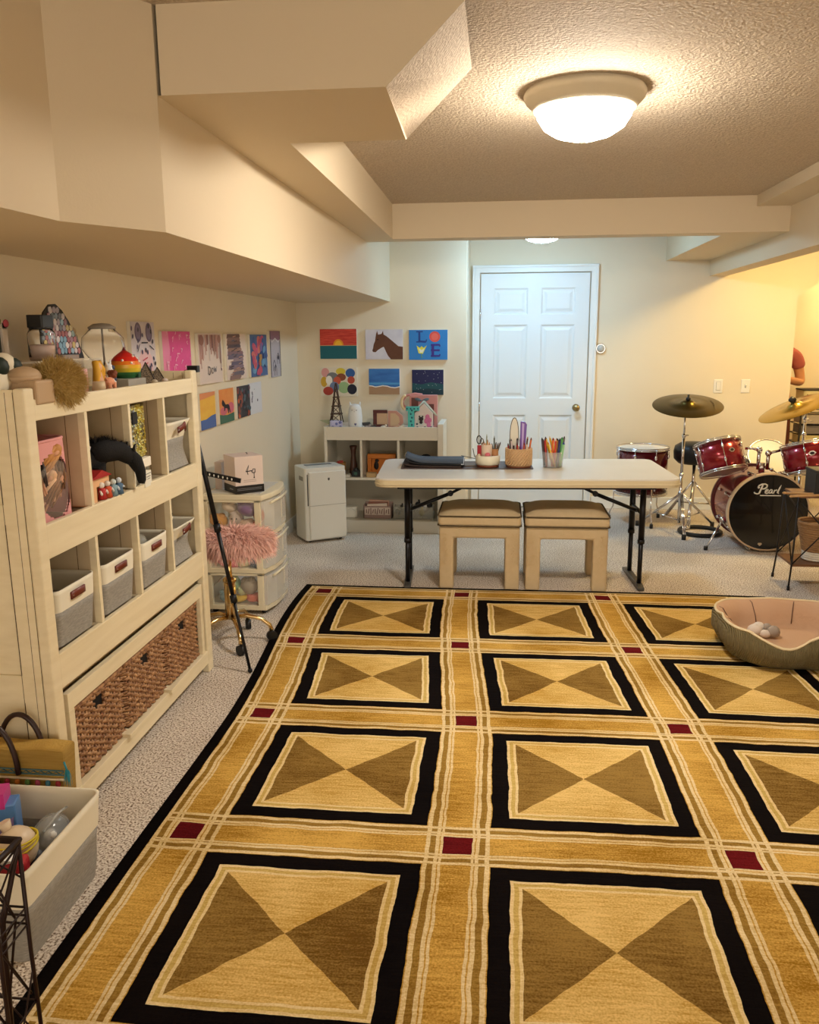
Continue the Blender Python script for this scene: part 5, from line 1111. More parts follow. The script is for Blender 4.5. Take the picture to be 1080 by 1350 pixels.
# ================================================================== STOOLS
UP = M('tan_upholstery', 'c2ac86', .9, var=(30, 'cbb590', .3), bump=(350, .5, .003)); UPD = M('olive_piping', '54452e', .9)
def stool(x, y, label, rz=0):
    t = thing('upholstered_stool', label, 'stool', (x, y, 0), rz, 'upholstered stools at the table')
    w, d = .245, .225
    def fr(b): b.prism([(-w, 0), (-w, .40), (w, .40), (w, 0), (w - .088, 0), (w - .088, .325), (-w + .088, .325), (-w + .088, 0)], -d, -d + .088, 'Y'); 
    P(UP, 'front_frame', t, fr, .012)
    P(UP, 'rear_frame', t, lambda b: b.prism([(-w, 0), (-w, .40), (w, .40), (w, 0), (w - .088, 0), (w - .088, .325), (-w + .088, .325), (-w + .088, 0)], d - .088, d, 'Y'), .012)
    P(UP, 'side_rail', t, lambda b: (b.box(-w, -w + .088, -d + .08, d - .08, .325, .40), b.box(w - .088, w, -d + .08, d - .08, .325, .40)), .01)
    def cush(b):
        n = 14; v = []; f = []
        for j in range(n + 1):
            for i in range(n + 1):
                u, q = -1 + 2 * i / n, -1 + 2 * j / n; e = (1 - abs(u) ** 5) * (1 - abs(q) ** 5)
                puff = .04 * e - (.012 * math.exp(-((u * 3) ** 2 + (q * 3) ** 2)) if True else 0)
                for s_ in [(.462 + puff)]: v.append((u * (w + .004), q * (d + .004), s_))
        for j in range(n):
            for i in range(n): f.append((j * (n + 1) + i, j * (n + 1) + i + 1, (j + 1) * (n + 1) + i + 1, (j + 1) * (n + 1) + i))
        b.add(v, f, True)
        b.rbox(-w - .008, w + .008, -d - .008, d + .008, .404, .463, .03, 5)
    P(UP, 'cushion', t, cush, .012)
    P(UPD, 'piping', t, lambda b: [b.tube([(x_ * (w + .008), y_ * (d + .008), z) for x_, y_ in ((-1, -.9), (-.93, -1), (.93, -1), (1, -.9), (1, .9), (.93, 1), (-.93, 1), (-1, .9))], .005, 6, closed=True) for z in (.462, .403)])
    P(M('frayed_thread', 'cbb184', .9), 'frayed_threads', t, lambda b: strands(b, lambda i: ((random.choice((-1, 1)) * (w - random.uniform(0, .05)), -d - .002, random.uniform(.16, .36)), (0, -1, 0)), 260, .016, .0012, .3, 1.2))['kind'] = 'stuff'
    return t
stool(-.108, 5.145, 'left tan upholstered stool with worn corners in front of the table')
stool(.420, 5.152, 'right tan upholstered stool with worn corners in front of the table')

# ================================================================== DRUM KIT
HOOP = CHROME
def lugs(b, r, z0, z1, n=6, a0=0):
    for k in range(n):
        a = a0 + 2 * PI * k / n; x, y = (r + .006) * cos(a), (r + .006) * sin(a)
        b.tube([(x * 1.02, y * 1.02, z0), (x * 1.02, y * 1.02, z1)], .003, 5)
        for z in (z0 + (z1 - z0) * .28, z0 + (z1 - z0) * .72): b.ell((x, y, z), (.010, .010, .018), 8)
def drum(t, r, h, n=6, head=DRUMW, bot=None, a0=0, pipe=True):
    P(REDSP, 'shell', t, lambda b: b.lathe([(r, 0), (r, h)], n=48))
    P(HOOP, 'hoop', t, lambda b: (b.tube([((r + .008) * cos(2 * PI * i / 40), (r + .008) * sin(2 * PI * i / 40), h - .002) for i in range(40)], .006, 6, closed=True), b.tube([((r + .008) * cos(2 * PI * i / 40), (r + .008) * sin(2 * PI * i / 40), h + .012) for i in range(40)], .004, 6, closed=True)))
    P(HOOP, 'hoop', t, lambda b: (b.tube([((r + .008) * cos(2 * PI * i / 40), (r + .008) * sin(2 * PI * i / 40), .002) for i in range(40)], .006, 6, closed=True), b.tube([((r + .008) * cos(2 * PI * i / 40), (r + .008) * sin(2 * PI * i / 40), -.012) for i in range(40)], .004, 6, closed=True)))
    P(head, 'batter_head', t, lambda b: b.cyl(r - .001, h - .001, h + .005, n=40))
    P(bot or M('smoky_head', '9c8478', .25, alpha=.9), 'resonant_head', t, lambda b: b.cyl(r - .001, -.005, .001, n=40))
    for k in range(n):
        P(CHROME, 'lug', t, lambda b: (lambda a: (b.tube([((r + .013) * cos(a), (r + .013) * sin(a), -.005), ((r + .013) * cos(a), (r + .013) * sin(a), h + .005)], .0028, 5), b.ell(((r + .008) * cos(a), (r + .008) * sin(a), h * .27), (.010, .010, .018), 8), b.ell(((r + .008) * cos(a), (r + .008) * sin(a), h * .75), (.010, .010, .018), 8)))(a0 + 2 * PI * k / n))
def badge(t, r, z, a):
    P(M('badge_silver', 'cfc6bc', .3, .6), 'badge', t, lambda b: b.add([((r + .0025) * cos(a + u), (r + .0025) * sin(a + u), z + w_) for u, w_ in ((-.16, 0), (-.06, .016), (.06, .016), (.16, 0), (.06, -.016), (-.06, -.016))], [(0, 1, 2, 3, 4, 5)], False))
    P(C('2a1c1c'), 'badge_emblem', t, lambda b: b.add([((r + .004) * cos(a + .085 * cos(2 * PI * i / 14)), (r + .004) * sin(a + .085 * cos(2 * PI * i / 14)), z + .010 * sin(2 * PI * i / 14)) for i in range(14)], [tuple(range(14))], False))
# bass drum : axis along Y
t = thing('bass_drum', 'large red bass drum with glossy black front head lettered in white', 'drum', (1.915, 6.0, .005))
RB = .283; zc = .288
P(REDSP, 'shell', t, lambda b: b.lathe([(RB - .012, .02), (RB - .012, .46)], (0, 0, zc), 56, (-PI / 2, 0, 0), cap=False))
CH = M('cream_hoop', 'cdb394', .35)
P(CH, 'front_hoop', t, lambda b: b.lathe([(RB - .012, -.012), (RB, -.012), (RB, .03), (RB - .012, .03), (RB - .012, -.012)], (0, 0, zc), 64, (-PI / 2, 0, 0), cap=False))
P(C('5a1a1e', .3), 'rear_hoop', t, lambda b: b.lathe([(RB - .012, .44), (RB, .44), (RB, .478), (RB - .012, .478), (RB - .012, .44)], (0, 0, zc), 64, (-PI / 2, 0, 0), cap=False))
P(M('black_gloss_head', '08080a', .16, coat=.3), 'front_head', t, lambda b: b.cyl(RB - .012, -.004, .004, (0, 0, zc), 64, (-PI / 2, 0, 0)))
P(DRUMW, 'rear_head', t, lambda b: b.cyl(RB - .012, .455, .462, (0, 0, zc), 48, (-PI / 2, 0, 0)))
for k in range(8):
    a = 2 * PI * k / 8 + .39
    P(CHROME, 'claw', t, lambda b: (b.tube([(RB * 1.02 * cos(a), -.018, zc + RB * 1.02 * sin(a)), (RB * 1.05 * cos(a), -.005, zc + RB * 1.05 * sin(a)), (RB * 1.04 * cos(a), .05, zc + RB * 1.04 * sin(a)), (RB * 1.0 * cos(a), .14, zc + RB * 1.0 * sin(a))], .006, 6), b.ell((RB * .99 * cos(a), .15, zc + RB * .99 * sin(a)), (.014, .024, .014), 8)) if sin(a) > -.95 else None)
    P(CHROME, 'lug', t, lambda b: b.ell((RB * .985 * cos(a), .33, zc + RB * .985 * sin(a)), (.014, .024, .014), 8))
LW = M('white_lettering', 'efeae0', .5)
def script(b):
    # "Pearl" brush script, strokes in the x-z plane
    def s_(pts, w=.005):
        q = [(x * .001 + .22 * y * .001, -.0065, y * .001) for x, y in pts]
        b.tube(q, w, 5)
    s_([(22, 0), (26, 30), (30, 62)], .0062)
    s_([(2, 42), (6, 56), (22, 66), (44, 68), (60, 60), (62, 46), (50, 34), (30, 32)], .0056)
    s_([(2, 42), (8, 38), (14, 44)], .0045); s_([(22, 0), (10, -4), (-6, 0), (-14, 8)], .005)
    s_([(62, 14), (76, 20), (76, 28), (66, 30), (60, 18), (62, 4), (74, 0), (84, 8)], .0045)
    s_([(104, 26), (94, 28), (86, 16), (90, 2), (100, 4), (106, 26), (106, 6), (114, 2)], .0045)
    s_([(118, 0), (122, 26), (126, 22), (136, 28)], .0048)
    s_([(142, 6), (150, 40), (156, 62), (150, 40), (146, 4), (156, 2)], .005)
    b.box(.030, .172, -.0085, -.0045, -.018, -.012)
o = P(LW, 'lettering', t, script); o.location = (-.095, 0, .425)
P(C('b9a58c', .3), 'small_emblem', t, lambda b: b.prism([(-.056, .055), (-.040, .040), (-.024, .055), (-.030, .064), (-.050, .064)], -.006, -.003, 'Y'))
for sx in (-1, 1):
    P(CHROME, 'spur', t, lambda b: (b.tube([(sx * .27, .14, .20), (sx * .34, .08, .10), (sx * .40, .03, .012)], .009, 8), b.cyl(.02, -.02, .02, (sx * .27, .14, .20), 12, (0, PI / 2, 0)), b.tube([(sx * .25, .17, .24), (sx * .30, .10, .16)], .006, 6)))
    P(BLACK, 'spur_foot', t, lambda b: b.cyl(.015, 0, .028, (sx * .405, .026, -.003), 12))
P(CHROME, 'tom_holder', t, lambda b: (b.cyl(.022, zc + RB - .02, zc + RB + .05, (-.02, .16, 0), 14), b.cyl(.013, zc + RB, zc + RB + .15, (-.045, .16, 0), 12), b.cyl(.013, zc + RB, zc + RB + .13, (.02, .16, 0), 12),
    b.tube([(-.045, .16, .71), (-.09, .17, .725), (-.14, .18, .72)], .010, 8), b.tube([(.02, .16, .69), (.06, .16, .70), (.10, .16, .71)], .010, 8), b.ell((-.045, .16, .715), .024, 10), b.ell((.02, .16, .69), .024, 10), b.cyl(.006, -.03, .03, (-.045, .14, .70), 8, (PI / 2, 0, 0))))
# toms
def place(t, loc, rot): t.location = loc; t.rotation_euler = rot
t = thing('tom_drum', 'left red rack tom tilted above the bass drum with its underside showing', 'drum', group='red rack toms')
drum(t, .158, .21, 6, a0=.5); badge(t, .158, .12, -1.2); place(t, (1.632, 6.17, .558), (-.36, -.20, 0))
t = thing('tom_drum', 'right red rack tom above the bass drum at the right edge of the view', 'drum', group='red rack toms')
drum(t, .172, .19, 6, a0=.1); badge(t, .172, .11, -1.75); place(t, (2.215, 6.08, .585), (-.26, -.18, 0))
# floor tom
t = thing('floor_tom', 'dark red floor tom with chrome hoop and legs behind the right end of the table', 'drum', (1.185, 6.95, 0))
if True:
    r, z0, h = .203, .255, .37
    P(M('dark_red_lacquer', '5c0e18', .2, .35, coat=.6), 'shell', t, lambda b: b.lathe([(r, z0), (r, z0 + h)], n=48))
    for z in (z0, z0 + h):
        P(HOOP, 'hoop', t, lambda b: (b.tube([((r + .008) * cos(2 * PI * i / 44), (r + .008) * sin(2 * PI * i / 44), z - .006) for i in range(44)], .006, 6, closed=True), b.tube([((r + .008) * cos(2 * PI * i / 44), (r + .008) * sin(2 * PI * i / 44), z + .010) for i in range(44)], .005, 6, closed=True)))
    P(DRUMW, 'batter_head', t, lambda b: b.cyl(r - .001, z0 + h - .002, z0 + h + .002, n=40))
    for k in range(8): P(CHROME, 'lug', t, lambda b: (lambda a: (b.ell(((r + .008) * cos(a), (r + .008) * sin(a), z0 + h * .84), (.011, .011, .022), 8), b.ell(((r + .008) * cos(a), (r + .008) * sin(a), z0 + h * .16), (.011, .011, .022), 8), b.tube([((r + .012) * cos(a), (r + .012) * sin(a), z0 + h * .8), ((r + .012) * cos(a), (r + .012) * sin(a), z0 + h + .01)], .003, 5)))(k * PI / 4 + .35))
    for a in (-1.35, .75, 2.8):
        P(CHROME, 'leg', t, lambda b: b.tube([((r + .02) * cos(a), (r + .02) * sin(a), z0 + .16), ((r + .02) * cos(a), (r + .02) * sin(a), .12), ((r + .05) * cos(a), (r + .05) * sin(a), .06), ((r + .05) * cos(a), (r + .05) * sin(a), .02)], .006, 7))
        P(BLACK, 'rubber_foot', t, lambda b: b.cyl(.014, 0, .035, ((r + .05) * cos(a), (r + .05) * sin(a), 0), 10))
# snare
t = thing('snare_drum', 'white headed snare drum tilted upright behind the toms', 'drum', group=None)
P(CHROME, 'shell', t, lambda b: b.lathe([(.157, 0), (.157, .12)], n=40)); P(DRUMW, 'batter_head', t, lambda b: b.cyl(.156, .119, .125, n=40))
P(CHROME, 'hoop', t, lambda b: (b.tube([(.163 * cos(2 * PI * i / 40), .163 * sin(2 * PI * i / 40), .128) for i in range(40)], .006, 6, closed=True), b.tube([(.163 * cos(2 * PI * i / 40), .163 * sin(2 * PI * i / 40), .0) for i in range(40)], .006, 6, closed=True)))
for k in range(8): P(CHROME, 'lug', t, lambda b: (lambda a: b.ell((.165 * cos(a), .165 * sin(a), .06), (.009, .009, .03), 8))(k * PI / 4))
place(t, (2.14, 6.88, .50), (.85, 0, 0))
t = thing('snare_stand', 'chrome tripod stand holding the upright snare drum', 'drum stand', (2.14, 6.97, 0))
P(CHROME, 'tube', t, lambda b: b.cyl(.012, .12, .50))
P(CHROME, 'basket_arms', t, lambda b: [b.tube([(0, 0, .45), (.14 * cos(a), .1 * sin(a), .47)], .007, 6) for a in (.5, 2.6, 4.7)])
for a in (-1.0, 1.1, 3.2): P(CHROME, 'leg', t, lambda b: (b.tube([(0, 0, .30), (.24 * cos(a), .24 * sin(a), .015)], .008, 6), b.tube([(0, 0, .12), (.14 * cos(a), .14 * sin(a), .14)], .006, 6), b.ell((.24 * cos(a), .24 * sin(a), .014), .014, 8)))
# throne
t = thing('drum_throne', 'black round drummer seat on chrome double-braced legs behind the left rack tom', 'drum throne', (1.60, 6.93, 0))
P(M('black_vinyl', '0e0e11', .45), 'seat', t, lambda b: b.lathe([(0, .50), (.13, .505), (.165, .54), (.17, .60), (.16, .645), (.12, .67), (0, .675)], n=32))
P(CHROME, 'tube', t, lambda b: b.cyl(.014, .15, .51))
for a in (-1.9, .2, 2.3): P(CHROME, 'leg', t, lambda b: (b.tube([(0, 0, .36), (.27 * cos(a), .27 * sin(a), .015)], .009, 6), b.tube([(0, .012, .36), (.27 * cos(a) + .02, .27 * sin(a), .015)], .007, 6), b.tube([(0, 0, .17), (.15 * cos(a), .15 * sin(a), .16)], .007, 6), b.ell((.27 * cos(a), .27 * sin(a), .018), (.022, .022, .018), 8)))
# cymbals
BRZ = M('dark_bronze', '4c4022', .3, 1, var=(3, '6c5c32', .3)); BRZ2 = M('bright_bronze', 'b09448', .25, 1, var=(3, 'c4a858', .3))
def cymbal(name, label, mat, top, base, rot, r, arm=None, floor=True):
    t = thing(name, label, 'cymbal', base)
    tp = Vector(top) - Vector(base); R = Euler(rot)
    def plate(b): b.lathe([(r, -.012), (r * .97, -.009), (r * .6, .0), (r * .22, .008), (r * .19, .02), (r * .10, .030), (0, .032), (0, .030), (r * .10, .028), (r * .185, .017), (r * .215, .006), (r * .6, -.002), (r, -.0135)], tuple(tp), 56, rot, cap=False)
    P(mat, 'cymbal_plate', t, plate)
    nrm = R.to_matrix() @ Vector((0, 0, 1))
    P(BLACK, 'felt', t, lambda b: b.lathe([(.018, 0), (.018, .018), (.008, .024), (.008, .045)], tuple(tp + nrm * .03), 12, rot))
    return t, tp, nrm
t, tp, nrm = cymbal('crash_cymbal', 'dark bronze crash cymbal on a chrome stand to the right of the table', BRZ, (1.435, 6.55, 1.015), (1.445, 6.66, 0), (.27, -.03, 0), .262)
P(CHROME, 'stand_tube', t, lambda b: (b.cyl(.008, .72, .97, (0, 0, 0), 10), b.cyl(.011, .42, .76, n=10), b.cyl(.013, .06, .46, n=10), b.tube([(0, 0, .95), (0, -.03, .99), tuple(tp + nrm * .04)], .007, 8), b.ell((0, -.005, .955), .018, 10), b.ell((0, 0, .76), .018, 10), b.tube([(0, 0, .76), (.035, 0, .765)], .006, 6), b.tube([(0, 0, .955), (-.03, 0, .965)], .006, 6), b.ell((0, 0, .45), .019, 10)))
P(M('black_print', '17130f', .5), 'edge_lettering', t, lambda b: [b.cbox(tuple(tp + Euler((.27, -.03, 0)).to_matrix() @ Vector((.19 * cos(a), .19 * sin(a), .0005))), (.018, .005, .002), (.27, -.03, a + PI / 2)) for a in (-.25, -.12, .02, .15, .28)])
for a in (-1.65, .45, 2.7): P(CHROME, 'stand_leg', t, lambda b: (b.tube([(0, 0, .30), (.33 * cos(a), .33 * sin(a), .02)], .007, 7), b.tube([(.014, 0, .30), (.33 * cos(a) + .012, .33 * sin(a), .02)], .005, 6), b.tube([(0, 0, .08), (.2 * cos(a), .2 * sin(a), .13)], .006, 6), b.ell((0, 0, .30), .02, 8)))
for a in (-1.65, .45, 2.7): P(BLACK, 'rubber_foot', t, lambda b: b.cyl(.017, 0, .04, (.33 * cos(a), .33 * sin(a), 0), 10))
t, tp, nrm = cymbal('ride_cymbal', 'bright golden cymbal tilted on a boom stand at the right above the drums', BRZ2, (2.135, 6.30, 1.02), (2.33, 6.62, 0), (.05, -.42, 0), .26)
P(CHROME, 'stand_tube', t, lambda b: (b.cyl(.011, .45, .90, n=10), b.cyl(.014, .10, .5, n=10), b.ell((0, 0, .90), .022, 10), b.tube([(0, 0, .90), (-.03, -.10, .96), tuple(tp - nrm * .02)], .009, 8), b.ell((0, 0, .78), .02, 8), b.ell((0, 0, .5), .02, 8), b.tube([(0, 0, .9), (.05, .0, .88)], .006, 6)))
P(BLACK, 'wing_nut', t, lambda b: b.ell(tuple(tp + nrm * .05), (.03, .02, .022), 10))
for a in (-1.2, .9, 3.0): P(CHROME, 'stand_leg', t, lambda b: (b.tube([(0, 0, .32), (.28 * cos(a), .28 * sin(a), .02)], .008, 7), b.ell((.28 * cos(a), .28 * sin(a), .017), .017, 8)))
t = tag(MB().m(M('black_rubber', '131313', .6)).tube([(.155 * cos(2 * PI * i / 40), .155 * sin(2 * PI * i / 40), .017) for i in range(40)], .016, 10, closed=True).build('rubber_ring', None, (1.59, 6.56, 0)), 'black rubber ring lying on the carpet beside the cymbal stand', 'ring')
t = thing('wall_outlet', 'white wall outlet plate low on the wall behind the drummer seat', 'outlet', (1.78, 7.5, .42))
P(WHITE, 'plate', t, lambda b: b.box(-.05, .05, -.007, 0, -.058, .058), bevel=.003)
P(C('b8b0a0'), 'sockets', t, lambda b: (b.box(-.016, .016, -.0085, -.006, .012, .04), b.box(-.016, .016, -.0085, -.006, -.04, -.012)))

# ================================================================== WIRE STAND, BASKET (right edge)
IRON = M('black_iron', '1c1614', .5, .3)
t = thing('wire_plant_stand', 'black wire side stand with wooden shelves at the right edge beside the bass drum', 'stand', (1.95, 5.22, 0))
cs = [(-.165, -.14), (.20, -.14), (.20, .14), (-.165, .14)]
for i, (x, y) in enumerate(cs):
    P(IRON, 'leg', t, lambda b: (b.tube([(x * .92, y * .92, .575), (x, y, .15), (x * 1.06, y * 1.06, .012)], .0055, 6), b.cyl(.009, 0, .025, (x * 1.06, y * 1.06, 0), 8)))
    x2, y2 = cs[(i + 1) % 4]
    P(IRON, 'cross_wire', t, lambda b: (b.tube([(x, y, .16), (x2 * .92, y2 * .92, .56)], .004, 6), b.tube([(x2, y2, .16), (x * .92, y * .92, .56)], .004, 6)))
P(WOODB, 'lower_shelf', t, lambda b: b.box(-.16, .195, -.135, .135, .145, .160), .002)
P(WOODB, 'upper_shelf', t, lambda b: b.box(-.152, .186, -.13, .13, .570, .584), .002)
t = thing('wicker_planter', 'round wicker basket with white braided foot on the lower shelf of the wire stand', 'basket', (1.965, 5.21, .1605))
P(M('twig_wicker', '8a6440', .8, var=(60, 'a07c54', .2), stretch=(1, 1, 5)), 'wicker_body', t, lambda b: [b.tube([((.075 + .003 * q) * cos(2 * PI * i / 44) * (1 + .02 * (-1) ** (i + q)), (.075 + .003 * q) * sin(2 * PI * i / 44) * (1 + .02 * (-1) ** (i + q)), .068 + .0145 * q) for i in range(44)], .0085, 5, closed=True) for q in range(12)] + [b.cyl(.07, .0, .22, n=20)])
P(C('ddd6c8'), 'white_braid', t, lambda b: [b.tube([(.070 * cos(2 * PI * i / 44) * (1 + .02 * (-1) ** (i + q)), .070 * sin(2 * PI * i / 44) * (1 + .02 * (-1) ** (i + q)), .010 + .0135 * q) for i in range(44)], .008, 5, closed=True) for q in range(4)])
P(M('twig_wicker', '8a6440'), 'rim', t, lambda b: b.tube([(.112 * cos(2 * PI * i / 30), .112 * sin(2 * PI * i / 30), .240) for i in range(30)], .010, 6, closed=True))
t = thing('black_pot', 'black square box standing on the upper shelf of the wire stand', 'box', (1.985, 5.18, .5845))
P(M('black_wood', '15110f', .45), 'body', t, lambda b: b.box(-.10, .11, -.09, .09, 0, .145), .006)
P(C('2c2420'), 'rim', t, lambda b: b.box(-.104, .114, -.094, .094, .135, .152), .004)
for i, (y, a) in enumerate(((5.10, .25), (5.13, -.12))):
    b = MB().m(WOODL).tube([(-.20, 0, 0), (.14, 0, 0)], .007, 8).ell((-.205, 0, 0), (.014, .008, .008), 8)
    o = b.build('drumstick', None, (1.93, y - .02, .5925), rot=(0, 0, a)); tag(o, ['wooden drumstick lying forward on the upper shelf, nearer the camera', 'wooden drumstick lying on the upper shelf under the black box edge'][i], 'drumstick', 'drumsticks on the wire stand')
t = thing('floor_pouf', 'cream plush pouf at the right edge of the view beside the wire stand', 'pouf', (2.0, 4.78, 0))
P(M('cream_plush', 'd5c49e', .95, bump=(60, .8, .01)), 'cushion', t, lambda b: b.lathe([(0, 0), (.10, .002), (.14, .04), (.15, .10), (.14, .17), (.10, .21), (0, .215)], n=28))

# ================================================================== DOG BED
t = thing('dog_bed', 'olive knitted pet bed with pinkish beige lining on the right side of the rug', 'pet bed', (1.415, 4.0, .0125))
OL = M('olive_knit', '6e6240', .95, var=(30, '7d7150', .3)); LI = M('bed_lining', 'c49f80', .9, bump=(60, .4, .006))
OLn = OL.node_tree; _w = OLn.nodes.new('ShaderNodeTexWave'); _w.inputs['Scale'].default_value = 45; _w.inputs['Distortion'].default_value = 3; _w.inputs['Detail'].default_value = 1
_tc = OLn.nodes.new('ShaderNodeTexCoord'); OLn.links.new(_tc.outputs['Object'], _w.inputs['Vector']); _b = OLn.nodes.new('ShaderNodeBump'); _b.inputs['Strength'].default_value = .8; _b.inputs['Distance'].default_value = .006
OLn.links.new(_w.outputs['Fac'], _b.inputs['Height']); OLn.links.new(_b.outputs[0], OLn.nodes['Principled BSDF'].inputs['Normal'])
def bedrow(profile, n=72):
    v = []; f = []; m = len(profile(0))
    for i in range(n):
        a = 2 * PI * i / n
        ca, sa = cos(a), sin(a); k = (abs(ca) ** 3.2 + abs(sa) ** 3.2) ** (-1 / 3.2)
        for r, z in profile(a): v.append((ca * k * r * .335, sa * k * r * .31, z))
    for i in range(n):
        j = (i + 1) % n
        for q in range(m - 1): f.append((i * m + q, j * m + q, j * m + q + 1, i * m + q + 1))
    return v, f
def bh(a):   # rim height: low entry at the front left, high at the right front
    d = math.atan2(sin(a - 4.45), cos(a - 4.45)); e = math.atan2(sin(a - 5.35), cos(a - 5.35)); g_ = math.atan2(sin(a - 3.5), cos(a - 3.5))
    return .178 - .055 * math.exp(-(d / .33) ** 2) + .07 * math.exp(-(e / .45) ** 2) + .01 * math.exp(-(g_ / .4) ** 2) - .008 * abs(sin(a * 4))
def pk(a): return 1 - .03 * abs(cos(a * 4)) ** 8
P(OL, 'outer_wall', t, lambda b: b.add(*bedrow(lambda a: [(.0, .001), (.78 * pk(a), .001), (.90 * pk(a), .025), (1.0 * pk(a), bh(a) * .5), (1.0 * pk(a), bh(a) * .85), (.95 * pk(a), bh(a))]), True))
P(M('cream_piping', 'dccaa4', .9), 'rim_piping', t, lambda b: b.add(*bedrow(lambda a: [(.955 * pk(a) + .018 * cos(u), bh(a) + .007 * sin(u)) for u in [2 * PI * q / 6 for q in range(7)]]), True))
P(LI, 'inner_lining', t, lambda b: b.add(*bedrow(lambda a: [(.94 * pk(a), bh(a)), (.86, bh(a) * .95), (.76 - .04 * abs(cos(a * 4)) ** 6, bh(a) * .6), (.72, .06), (.5, .055), (0, .062)]), True))
for a in (.5, 1.2, 1.9, 2.6, 3.3): P(C('6b4c3a'), 'seam', t, lambda b: (lambda k: b.tube([(cos(a) * k * r * .335, sin(a) * k * r * .31, z) for r, z in ((.905, bh(a) * .975), (.85, bh(a) * .945), (.745 - .04 * abs(cos(a * 4)) ** 6, bh(a) * .6), (.71, .066))], .0025, 5))((abs(cos(a)) ** 3.2 + abs(sin(a)) ** 3.2) ** (-1 / 3.2)))
t = thing('chew_toy', 'white and grey plush chew toy lying inside the pet bed', 'pet toy', (1.27, 4.03, .105))
P(C('d8ccc0', .9), 'white_lobes', t, lambda b: (b.ell((0, 0, 0), (.035, .035, .03), 12), b.ell((.03, .035, .005), (.03, .03, .025), 12), b.ell((.045, -.02, -.01), (.03, .02, .02), 12)))
P(C('9c9084', .9), 'grey_lobes', t, lambda b: (b.ell((.085, -.015, 0), (.032, .03, .03), 12), b.ell((.065, .02, .01), (.022, .02, .02), 10)))

# ================================================================== FLOOR BIN, STRAW BAG, WIRE TOWER (left foreground)
o = fabric_bin(.40, .45, .258, 'large rectangular grey and cream fabric bin full of odds and ends on the carpet', None, 0, 0, .38); o.location = (-1.35, 1.865, 0)
def blob(name, label, cat, mb, loc, rot=(0, 0, 0), group=None):
    o = mb.build(name, None, loc, rot=rot); return tag(o, label, cat, group)
t = thing('wrapped_bundle', 'clear plastic bundle tied with yellow string in the floor bin', 'bundle', (-1.265, 1.855, .18))
P(C('d8c4a8', .4), 'bundle', t, lambda b: (b.ell((0, 0, .02), (.055, .055, .06), 16), b.tube([(-.02, 0, .07), (-.03, .0, .095)], .012, 6, r2=.018)))
P(C('d8c22c'), 'yellow_string', t, lambda b: [b.tube([(.054 * cos(2 * PI * i / 24), .054 * sin(2 * PI * i / 24), .035 + .006 * k + .008 * sin(2 * PI * i / 24 + k)) for i in range(24)], .0028, 5, closed=True) for k in range(3)])
t = thing('red_packet', 'bright red packet with white label inside the front of the floor bin', 'packet', (-1.225, 1.775, .06), .3)
P(C('b02430', .4), 'packet', t, lambda b: b.box(-.055, .035, -.025, .025, 0, .165), .01)
P(C('e0dcd8', .3), 'label', t, lambda b: b.cbox((-.01, -.005, .17), (.035, .03, .02), (.4, .5, .3)))
blob('pink_packet', 'pink packet standing at the left front inside the floor bin', 'packet', MB().m(C('c87a84', .4)).box(-.04, .03, -.02, .02, 0, .17), (-1.30, 1.765, .05), (0, .05, .4))
blob('maroon_pouch', 'dark maroon pouch at the lower left inside the floor bin', 'pouch', MB().m(C('5c2430')).ell((0, 0, 0), (.05, .05, .07), 12), (-1.37, 1.78, .14))
t = thing('gift_bag', 'magenta and blue glossy bag in the back left of the floor bin', 'bag', (-1.385, 1.965, .05), .3)
P(C('5a8ac8', .3), 'blue_face', t, lambda b: b.box(-.06, .055, -.03, .03, 0, .215), .004)
P(C('c83a8c', .3), 'magenta_top', t, lambda b: (b.box(-.062, .03, -.032, .032, .205, .25), b.prism([(-.062, .10), (-.02, .10), (-.05, .21), (-.062, .21)], -.033, -.031, 'Y')))
P(C('9c8ac8', .3), 'lilac_swirl', t, lambda b: b.prism([(-.03, .04), (.04, .07), (.05, .18), (.0, .14)], -.0325, -.0305, 'Y'))
t = thing('zip_bag', 'clear plastic zip bag with dark contents in the right side of the floor bin', 'bag', (-1.225, 1.95, .14))
P(M('clear_bag_plastic', 'c9ced0', .1, alpha=.4), 'plastic', t, lambda b: (b.ell((0, 0, .03), (.05, .075, .065), 14), b.tube([(.02, -.06, .09), (.03, 0, .11), (.02, .06, .09)], .004, 6)))
P(C('2a2c34', .5), 'dark_contents', t, lambda b: (b.ell((0, .01, .02), (.038, .06, .045), 12), b.ell((-.01, -.07, .0), (.04, .04, .05), 12)))
P(C('e0e0dc', .3), 'white_ball', t, lambda b: b.ell((.02, -.03, .062), (.018, .018, .014), 10))
blob('tan_cloth', 'tan cloth lying in the back right corner of the floor bin', 'cloth', MB().m(C('b89a84')).ell((0, 0, 0), (.08, .07, .035), 14), (-1.30, 2.0, .11))
blob('grey_filler', 'grey cardboard piece at the bottom of the floor bin', 'cardboard', MB().m(C('5a544e')).box(-.18, .18, -.16, .16, 0, .03), (-1.36, 1.86, .01))

